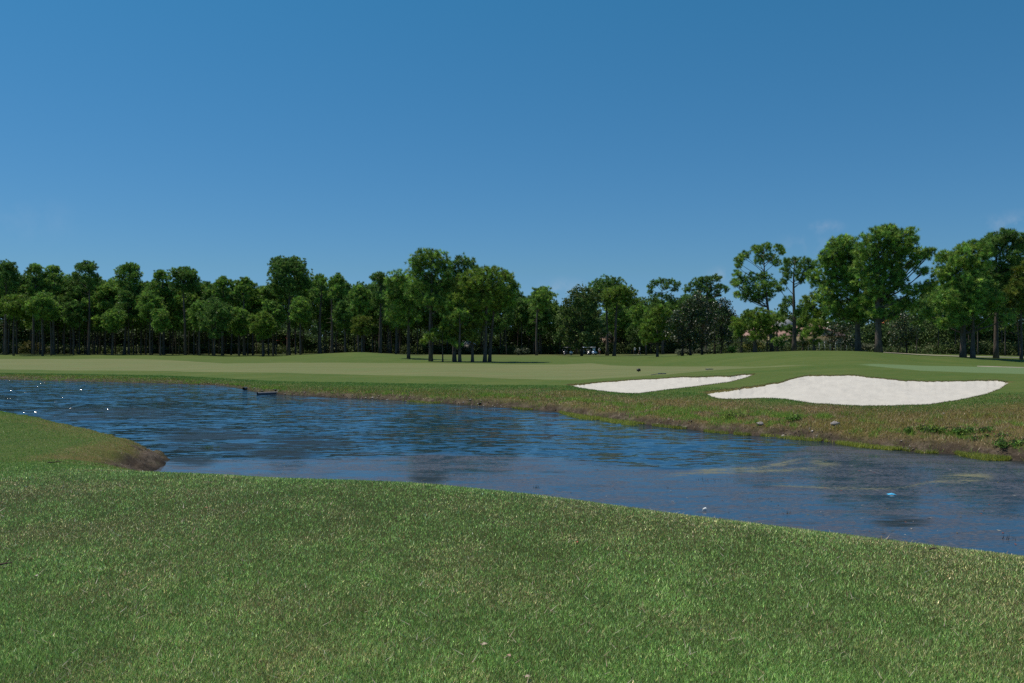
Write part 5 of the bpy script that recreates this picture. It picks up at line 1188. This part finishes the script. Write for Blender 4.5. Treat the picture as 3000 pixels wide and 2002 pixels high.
    if club:
        f0 = (np.array(J['fl']) + np.array(J['fr'])) / 2; c = MB(); c.tube([f0 - (0, 0, 0) + np.array([0, -.05, .16]), f0, np.array([.05, f0[1] + .30, .03])], .010, 5)
        r = empty('golf_club', root.location, rz); tag(r, 'golf club held by the golfer in red shorts', 'golf club')
        c.build('shaft', mrim, r); MB().box((.05, f0[1] + .32, .035), (.10, .03, .045), taper=.8).build('club_head', mblk, r)
    return root
golfer(1757, 190, R(155), dict(waist=(0, .06, 1.08), chest=(0, .17, 1.26), neck=(0, .27, 1.39), head=(0, .34, 1.48), top=(0, .38, 1.58), sl=(-.18, .20, 1.34), sr=(.18, .20, 1.34), el=(-.16, .32, 1.08), er=(.16, .32, 1.08), wl=(-.04, .42, .86), wr=(.04, .42, .90), fl=(-.02, .44, .78), fr=(.02, .44, .82)),
       (.72, .72, .74), (.34, .035, .03), 'golfer in a white shirt and red shorts standing right of the carts', cap=(.7, .7, .72), club=True)
golfer(1860, 199, R(30), dict(kl=(-.11, .14, .52), al=(-.11, .05, .10), kr=(.11, -.02, .50), ar=(.11, -.22, .12), tr=(.12, -.08, .03), tl=(-.12, .2, .04)), (.74, .75, .76), (.03, .035, .045), 'golfer in a white shirt and dark trousers, left one of the two walking', cap=(.72, .72, .72), long_=True)
golfer(1874, 195, R(70), dict(kl=(-.10, .20, .54), al=(-.10, .30, .12), tl=(-.10, .45, .10), kr=(.10, -.05, .50), ar=(.10, -.30, .16), tr=(.10, -.18, .03), el=(-.25, -.12, 1.17), wl=(-.24, -.10, .93), fl=(-.24, -.06, .83), er=(.25, .12, 1.17), wr=(.24, .26, .98), fr=(.24, .32, .90)), (.62, .64, .70), (.03, .03, .04), 'golfer in a grey white shirt and dark shorts striding, right of the two walking', cap=(.65, .65, .68))

# ------------------------------------------------------------------ small things on the course
d0 = d_at(1871, 1090); r = empty('marker_box', spot(1871, d0), R(8)); tag(r, 'small black box marker standing on the fairway above the small bunker', 'marker')
b = MB(); b.box((0, 0, .155), (.30, .16, .19), taper=.94); b.build('housing', mblk, r); MB().box((0, 0, .267), (.27, .14, .03), taper=.85).build('lid', mdark, r); MB().box((0, 0, .0), (.06, .05, .12)).build('stake', mblk, r)
mrake = simple_mat('rake_blue', (.03, .055, .10), .5, .15)
def rake(ua, va, ub, vb, label):
    a = np.array(spot(ua, d_at(ua, va), .03)); b_ = np.array(spot(ub, d_at(ub, vb), .06))
    v = b_ - a; L = np.linalg.norm(v)
    if L > 1.9: a = b_ - v / L * 1.9
    dirv = (b_ - a) / np.linalg.norm(b_ - a); sdv = np.cross(dirv, (0, 0, 1.0))
    o = a.copy(); r = empty('bunker_rake', tuple(o)); tag(r, label, 'rake', 'bunker rakes')
    MB().tube([a - o + (0, 0, .02), b_ - o + (0, 0, .02)], .018, 6).build('handle', mrake, r)
    hd = MB().tube([b_ - o - sdv * .30, b_ - o + sdv * .30], .03, 6).build('rake_head', mrake, r)
    t = MB()
    for k in np.linspace(-.28, .28, 13): t.tube([b_ - o + sdv * k, b_ - o + sdv * k + np.array([0, 0, -.085])], .007, 4)
    t.build('tines', mrake, hd)
rake(1897, 1102.5, 1940, 1097, 'rake lying on the grass along the far lip of the small bunker')
rake(2061, 1088, 2078, 1083.5, 'rake lying farther back on the green slope behind the small bunker')

mpipe = simple_mat('black_pipe', (.045, .048, .055), .4, .25, 8, spec=.5); mrib = simple_mat('ribbed_pipe', (.075, .085, .10), .45, .2, 8, spec=.4)
def pipe(u0, v0, u1, v1, rad, label, ribs=0, dz=0.0, dz1=0.0):
    da = EYE * F / (v0 - HZ); db = EYE * F / (v1 - HZ)
    a = np.array([(u0 - 1500) / F * da, da, rad * .5 + dz]); b = np.array([(u1 - 1500) / F * db, db, rad * .5 + dz + dz1])
    r = empty('drain_pipe', tuple(a)); tag(r, label, 'drain pipe', 'black pipes along the far waterline')
    n = max(2, ribs * 4 + 1); tt = np.linspace(0, 1, n); P = tt[:, None] * (b - a)
    rr = rad * (1 + (.09 * np.sign(np.sin(tt * ribs * 2 * np.pi + .5)) if ribs else 0))
    m = MB(); m.tube(P, rr, 14, cap=False); m.tube(P[::-1] * .985 + (b - a) * .008, rad * .82, 14, cap=False)
    m.build('barrel', mrib if ribs else mpipe, r, not ribs)
    MB().tube([P[0] + (b - a) * .10, P[0] + (b - a) * .11], rad * .80, 14).build('blind_end', mblk, r)
pipe(754, 1157, 812, 1154.5, .105, 'ribbed grey black drain pipe lying at the waterline at left', ribs=15)
pipe(1330, 1183, 1352, 1182.5, .085, 'short black pipe end on the shore below the brown bank, left of a pair', dz=.05, dz1=.03)
pipe(1407, 1190, 1420, 1185, .075, 'stubby black pipe end on the shore, right of a pair', dz=.05, dz1=.08)
pipe(1629, 1207, 1645, 1203, .06, 'thin black pipe stub at the waterline below the small bunker', dz=.02, dz1=.03)
pipe(1990, 1254, 2026, 1246, .065, 'slanting dark pipe running into the water below the large bunker', dz=.0, dz1=.26)
pipe(714, 1144, 722, 1143, .10, 'short black pipe stub left of the ribbed drain pipe', dz=.06)

mrock = simple_mat('grey_stone', (.30, .27, .25), .9, .35, 7, bump=.02)
def stone(u, v, s, label, seed):
    d = d_at(u, v); rng = np.random.default_rng(seed); b = MB().sphere((0, 0, s * .3), (s, s * .7, s * .5), 9, 6)
    b.v[0] = b.v[0] * (1 + .18 * rng.normal(0, 1, (len(b.v[0]), 1)))
    tag(link('stone', b.mesh('stone', mrock), loc=spot(u, d)), label, 'stone')
stone(2228, 1266, .13, 'pale stone at the waterline below the left end of the large bunker', 1)
stone(2446, 1276, .15, 'greyish stone with a dry stalk behind it below the large bunker', 2)
stone(2762, 1212, .06, 'small white stone in the brown grass under the middle of the large bunker', 3)

# leafy weeds on the foot of the bank at right
PAL_WEED = [(4, (.11, .24, .035)), (3, (.19, .31, .055)), (2, (.06, .13, .025))]
def weed(u, v, w, label, seed, pal=PAL_WEED):
    d = d_at(u, v); rng = np.random.default_rng(seed)
    L = [(rng.uniform(-.5, .5) * w, rng.uniform(-.3, .3) * w * .6, rng.uniform(.02, .13), rng.uniform(.07, .13)) for _ in range(int(9 * w) + 4)]
    ms = leafy_meshes(seed, L, [(0, 0), (w * .25, 0), (-w * .25, .05)], .008, pal, M_leaf, .034, 8, 9.0, spread=.04)
    r = empty('bank_weed', spot(u, d)); tag(r, label, 'weed', 'leafy weeds on the bank'); link('stem', ms[0], r); link('foliage', ms[1], r)
weed(2688, 1290, .9, 'bright green leafy weed left on the foot of the right bank', 601)
weed(2730, 1284, .7, 'yellowish leafy weed beside the bright green one on the right bank', 602, [(3, (.24, .31, .05)), (2, (.14, .22, .04))])
weed(2836, 1287, 1.3, 'dense dark leafy weed clump at the foot of the right bank', 603)
weed(2895, 1302, 1.1, 'leafy weed clump right of the dense dark one', 604)
weed(2965, 1330, 1.0, 'leafy weed clump overhanging the water near the right frame edge', 605)
weed(2150, 1245, .8, 'low yellow green weed on the bank right of the slanting pipe', 606, [(3, (.24, .31, .05)), (2, (.14, .22, .04))])
weed(2330, 1256, .6, 'small green weed low on the bank between the two stones', 607)

# sedge tufts standing in the pond
def sedge(u, v, n, h, w, label, seed, pal):
    d = EYE * F / (v - HZ); rng = np.random.default_rng(seed)
    x = rng.normal(0, w / 2, n); y = rng.normal(0, w / 3, n)
    me = blades('sedge_tuft', rng, x, y, np.full(n, -.02), rng.uniform(.4, 1, n) * h, rng.uniform(.006, .014, n), rng.uniform(.05, .6, n), pick(rng, n, pal))
    tag(link('sedge_tuft', me, loc=((u - 1500) / F * d, d, 0)), label, 'sedge', 'sedge tufts standing in the pond')
PG = [(3, (.10, .20, .03)), (2, (.18, .22, .06))]; PR = [(3, (.05, .035, .03)), (2, (.10, .06, .04)), (1, (.08, .12, .03))]
sedge(610, 1313, 60, .18, .28, 'bright green sedge tuft in the water off the little point', 1, PG)
sedge(636, 1312, 30, .12, .16, 'smaller green sedge sprig right of the bright tuft off the point', 2, PG)
sedge(2075, 1408, 26, .12, .5, 'dark sedge sprigs in the water weed, left of a row', 3, PR)
sedge(2125, 1408, 20, .10, .3, 'dark sedge sprigs in the water weed, right of a row', 4, PR)
sedge(1573, 1430, 16, .14, .08, 'lone upright sedge stalks in the middle of the water weed', 5, PR)
sedge(2302, 1505, 14, .12, .12, 'sedge stalks near the lawn edge, right of the white cup', 6, PR)
sedge(1957, 1430, 10, .09, .06, 'reddish sprig left in the water weed', 7, PR)
sedge(2960, 1580, 12, .16, .12, 'dark bent sedge stalks near the right frame edge', 8, PR)
N = 420; rng = np.random.default_rng(77)
u = rng.uniform(600, 3000, N); v = rng.uniform(1330, 1600, N); d = EYE * F / (v - HZ); x = (u - 1500) / F * d
ok = (pond_masks(x, d)[0] > .5) & (near_s(x, d) < -.3); x, d = x[ok], d[ok]; n = len(x)
col = pick(rng, n, [(2, (.45, .42, .36)), (2, (.25, .10, .07)), (3, (.09, .06, .04)), (2, (.20, .17, .06))])
a = rng.uniform(0, 6.28, n); sz = rng.uniform(.010, .034, n); V = np.empty((n, 4, 3))
for k in range(4):
    V[:, k] = np.c_[x + np.cos(a + k * 1.57) * sz * (1.6 if k % 2 else .5), d + np.sin(a + k * 1.57) * sz * (1.6 if k % 2 else .5), .006 + .012 * rng.random(n)]
tag(link('floating_leaves', mesh_np('floating_leaves', V.reshape(-1, 3), [np.arange(n * 4).reshape(-1, 4)], M_blade, cols=dict(col=np.repeat(col, 4, axis=0)))), 'tiny leaves and flecks floating on the water weed', 'floating leaves', kind='stuff')

# litter in the pond
dc = EYE * F / (1497 - HZ); r = empty('paper_cup', ((2063 - 1500) / F * dc, dc, .03), R(30)); r.scale = (.62, .62, .62); tag(r, 'white paper cup floating near the edge of the lawn', 'cup')
c = MB().tube([(-.055, 0, 0), (.055, 0, .012)], [.030, .042], 14, cap=False); c.tube([(.052, 0, .012), (-.05, 0, 0), (-.055, 0, 0)], [.039, .027, .002], 14, cap=False); c.build('cup_wall', simple_mat('cup_paper', (.80, .82, .78), .6, .05), r, True)
MB().tube([(.055 + .0018 * math.cos(t), .0425 * math.sin(t), .012 + .0425 * math.cos(t)) for t in np.linspace(0, 6.283, 19)], .004, 5, cap=False).build('rim', simple_mat('cup_rim', (.85, .86, .83), .5, .03), r, True)
dc = EYE * F / (1450 - HZ); rng = np.random.default_rng(5); gx, gy = np.meshgrid(np.linspace(-.085, .085, 16), np.linspace(-.05, .05, 11))
gz = .03 * (1 - (gx / .085) ** 2) * (1 - (gy / .05) ** 2) + .022 * fbm(gx * 28 + 3, gy * 28, 9, 3) + .008
i = np.arange(10)[:, None] * 16; j = np.arange(15)[None, :]
me = mesh_np('plastic_bag', np.c_[gx.ravel() * (1 + .3 * fbm(gy.ravel() * 20, gx.ravel() * 9, 3)), gy.ravel(), np.maximum(gz.ravel(), .004)], [np.stack([i + j, i + j + 1, i + 17 + j, i + 16 + j], -1).reshape(-1, 4)], simple_mat('blue_plastic', (.10, .48, .78), .3, .3, 30), smooth=True)
tag(link('plastic_bag', me, loc=((2612 - 1500) / F * dc, dc, 0)), 'crumpled bright blue plastic bag floating on the water weed', 'plastic bag')

# fallen leaves and twigs on the lawn
def lawn_at(u, v):
    d = (EYE - 1.6) * F / (v - HZ)
    for _ in range(12): x = (u - 1500) / F * d; d = .5 * d + .5 * (EYE - zg(x, d)) * F / (v - HZ)
    return ((u - 1500) / F * d, d, zg((u - 1500) / F * d, d))
def leaf(u, v, L, c, label, seed, rz):
    rng = np.random.default_rng(seed); n = 9; t = np.linspace(0, 1, n); w = np.sin(np.pi * t ** .8) ** .9 * L * .34 * (1 + .25 * np.sin(t * 18))
    up = .18 * L * np.sin(np.pi * t) + rng.normal(0, .02 * L, n)
    V = np.concatenate([np.c_[(t - .5) * L, s * w, up + abs(s) * L * .16 * rng.uniform(.4, 1.4)] for s in (-1, -.5, 0, .5, 1)])
    i = np.arange(n - 1)[None, :]; j = np.arange(4)[:, None] * n
    r = empty('fallen_leaf', tuple(np.array(lawn_at(u, v)) + (0, 0, .022)), rz); tag(r, label, 'leaf', 'fallen leaves on the lawn')
    m = simple_mat('dry_leaf', c, .75, .25, 40)
    link('leaf_blade', mesh_np('leaf_blade', V, [np.stack([i + j, i + j + 1, i + j + n + 1, i + j + n], -1).reshape(-1, 4)], m, smooth=True), r)
    MB().tube([(-.5 * L, 0, up[0]), (-.68 * L, .04 * L, .01)], .0022, 5).build('leaf_stalk', m, r)
leaf(1420, 1902, 0.033, (.46, .37, .26), 'pale tan curled leaf, left of two at the bottom of the lawn', 1, .4)
leaf(1490, 1936, 0.030, (.40, .26, .18), 'pinkish brown curled leaf, right of two at the bottom of the lawn', 2, 2.2)
leaf(1546, 1998, 0.030, (.42, .33, .23), 'tan leaf cut by the bottom frame edge', 3, .2)
leaf(1840, 1609, 0.030, (.035, .020, .014), 'dark brown leaf in the middle of the lawn', 4, 1.2)
leaf(1690, 1598, 0.028, (.42, .12, .07), 'small rust red leaf left of the dark brown one', 5, 2.0)
leaf(1160, 1527, 0.033, (.07, .04, .025), 'brown leaf left of the lawn centre near the water', 6, .5)
leaf(1448, 1540, 0.039, (.035, .022, .015), 'dark crumpled leaf on the lawn right below the dark patch of water', 7, 1.0)
leaf(585, 1688, 0.028, (.045, .028, .018), 'small dark leaf in the left half of the lawn', 8, .9)
leaf(605, 1496, 0.025, (.50, .20, .10), 'tiny orange leaf high on the left lawn', 9, .3)
leaf(138, 1534, 0.028, (.05, .032, .02), 'dark leaf at the far left of the lawn', 10, 1.9)
leaf(106, 1698, 0.030, (.42, .36, .28), 'bleached pale leaf scrap at the left of the lawn', 11, 2.6)
leaf(2065, 1611, 0.028, (.30, .20, .12), 'brown leaf among straw on the right lawn', 12, .8)
mtwig = simple_mat('twig', (.10, .065, .042), .9, .3, 30)
def twig(u0, v0, u1, v1, rad, label, seed):
    a = np.array(lawn_at(u0, v0)) + (0, 0, .03); b = np.array(lawn_at(u1, v1)) + (0, 0, .03); rng = np.random.default_rng(seed)
    t = np.linspace(0, 1, 7)[:, None]; P = t * (b - a) + rng.normal(0, .012, (7, 3)) * np.linalg.norm(b - a) * 2; P[:, 2] = np.abs(P[:, 2]) * .4 + t[:, 0] * (b - a)[2]
    m = MB().tube(P, np.linspace(rad, rad * .5, 7), 6); m.tube([P[3], P[3] + (b - a) * .22 + (0, .04, .03)], [rad * .6, rad * .2], 5)
    tag(link('twig', m.mesh('twig', mtwig, True), loc=tuple(a)), label, 'twig')
twig(140, 1353, 181, 1352, .012, 'long thin twig lying where the lawn dips towards the little point', 1)
twig(-8, 1668, 36, 1660, .008, 'dark twig at the left frame edge of the lawn', 2)
twig(2722, 1620, 2745, 1618, .008, 'short dark twig on the right lawn near the water', 3)
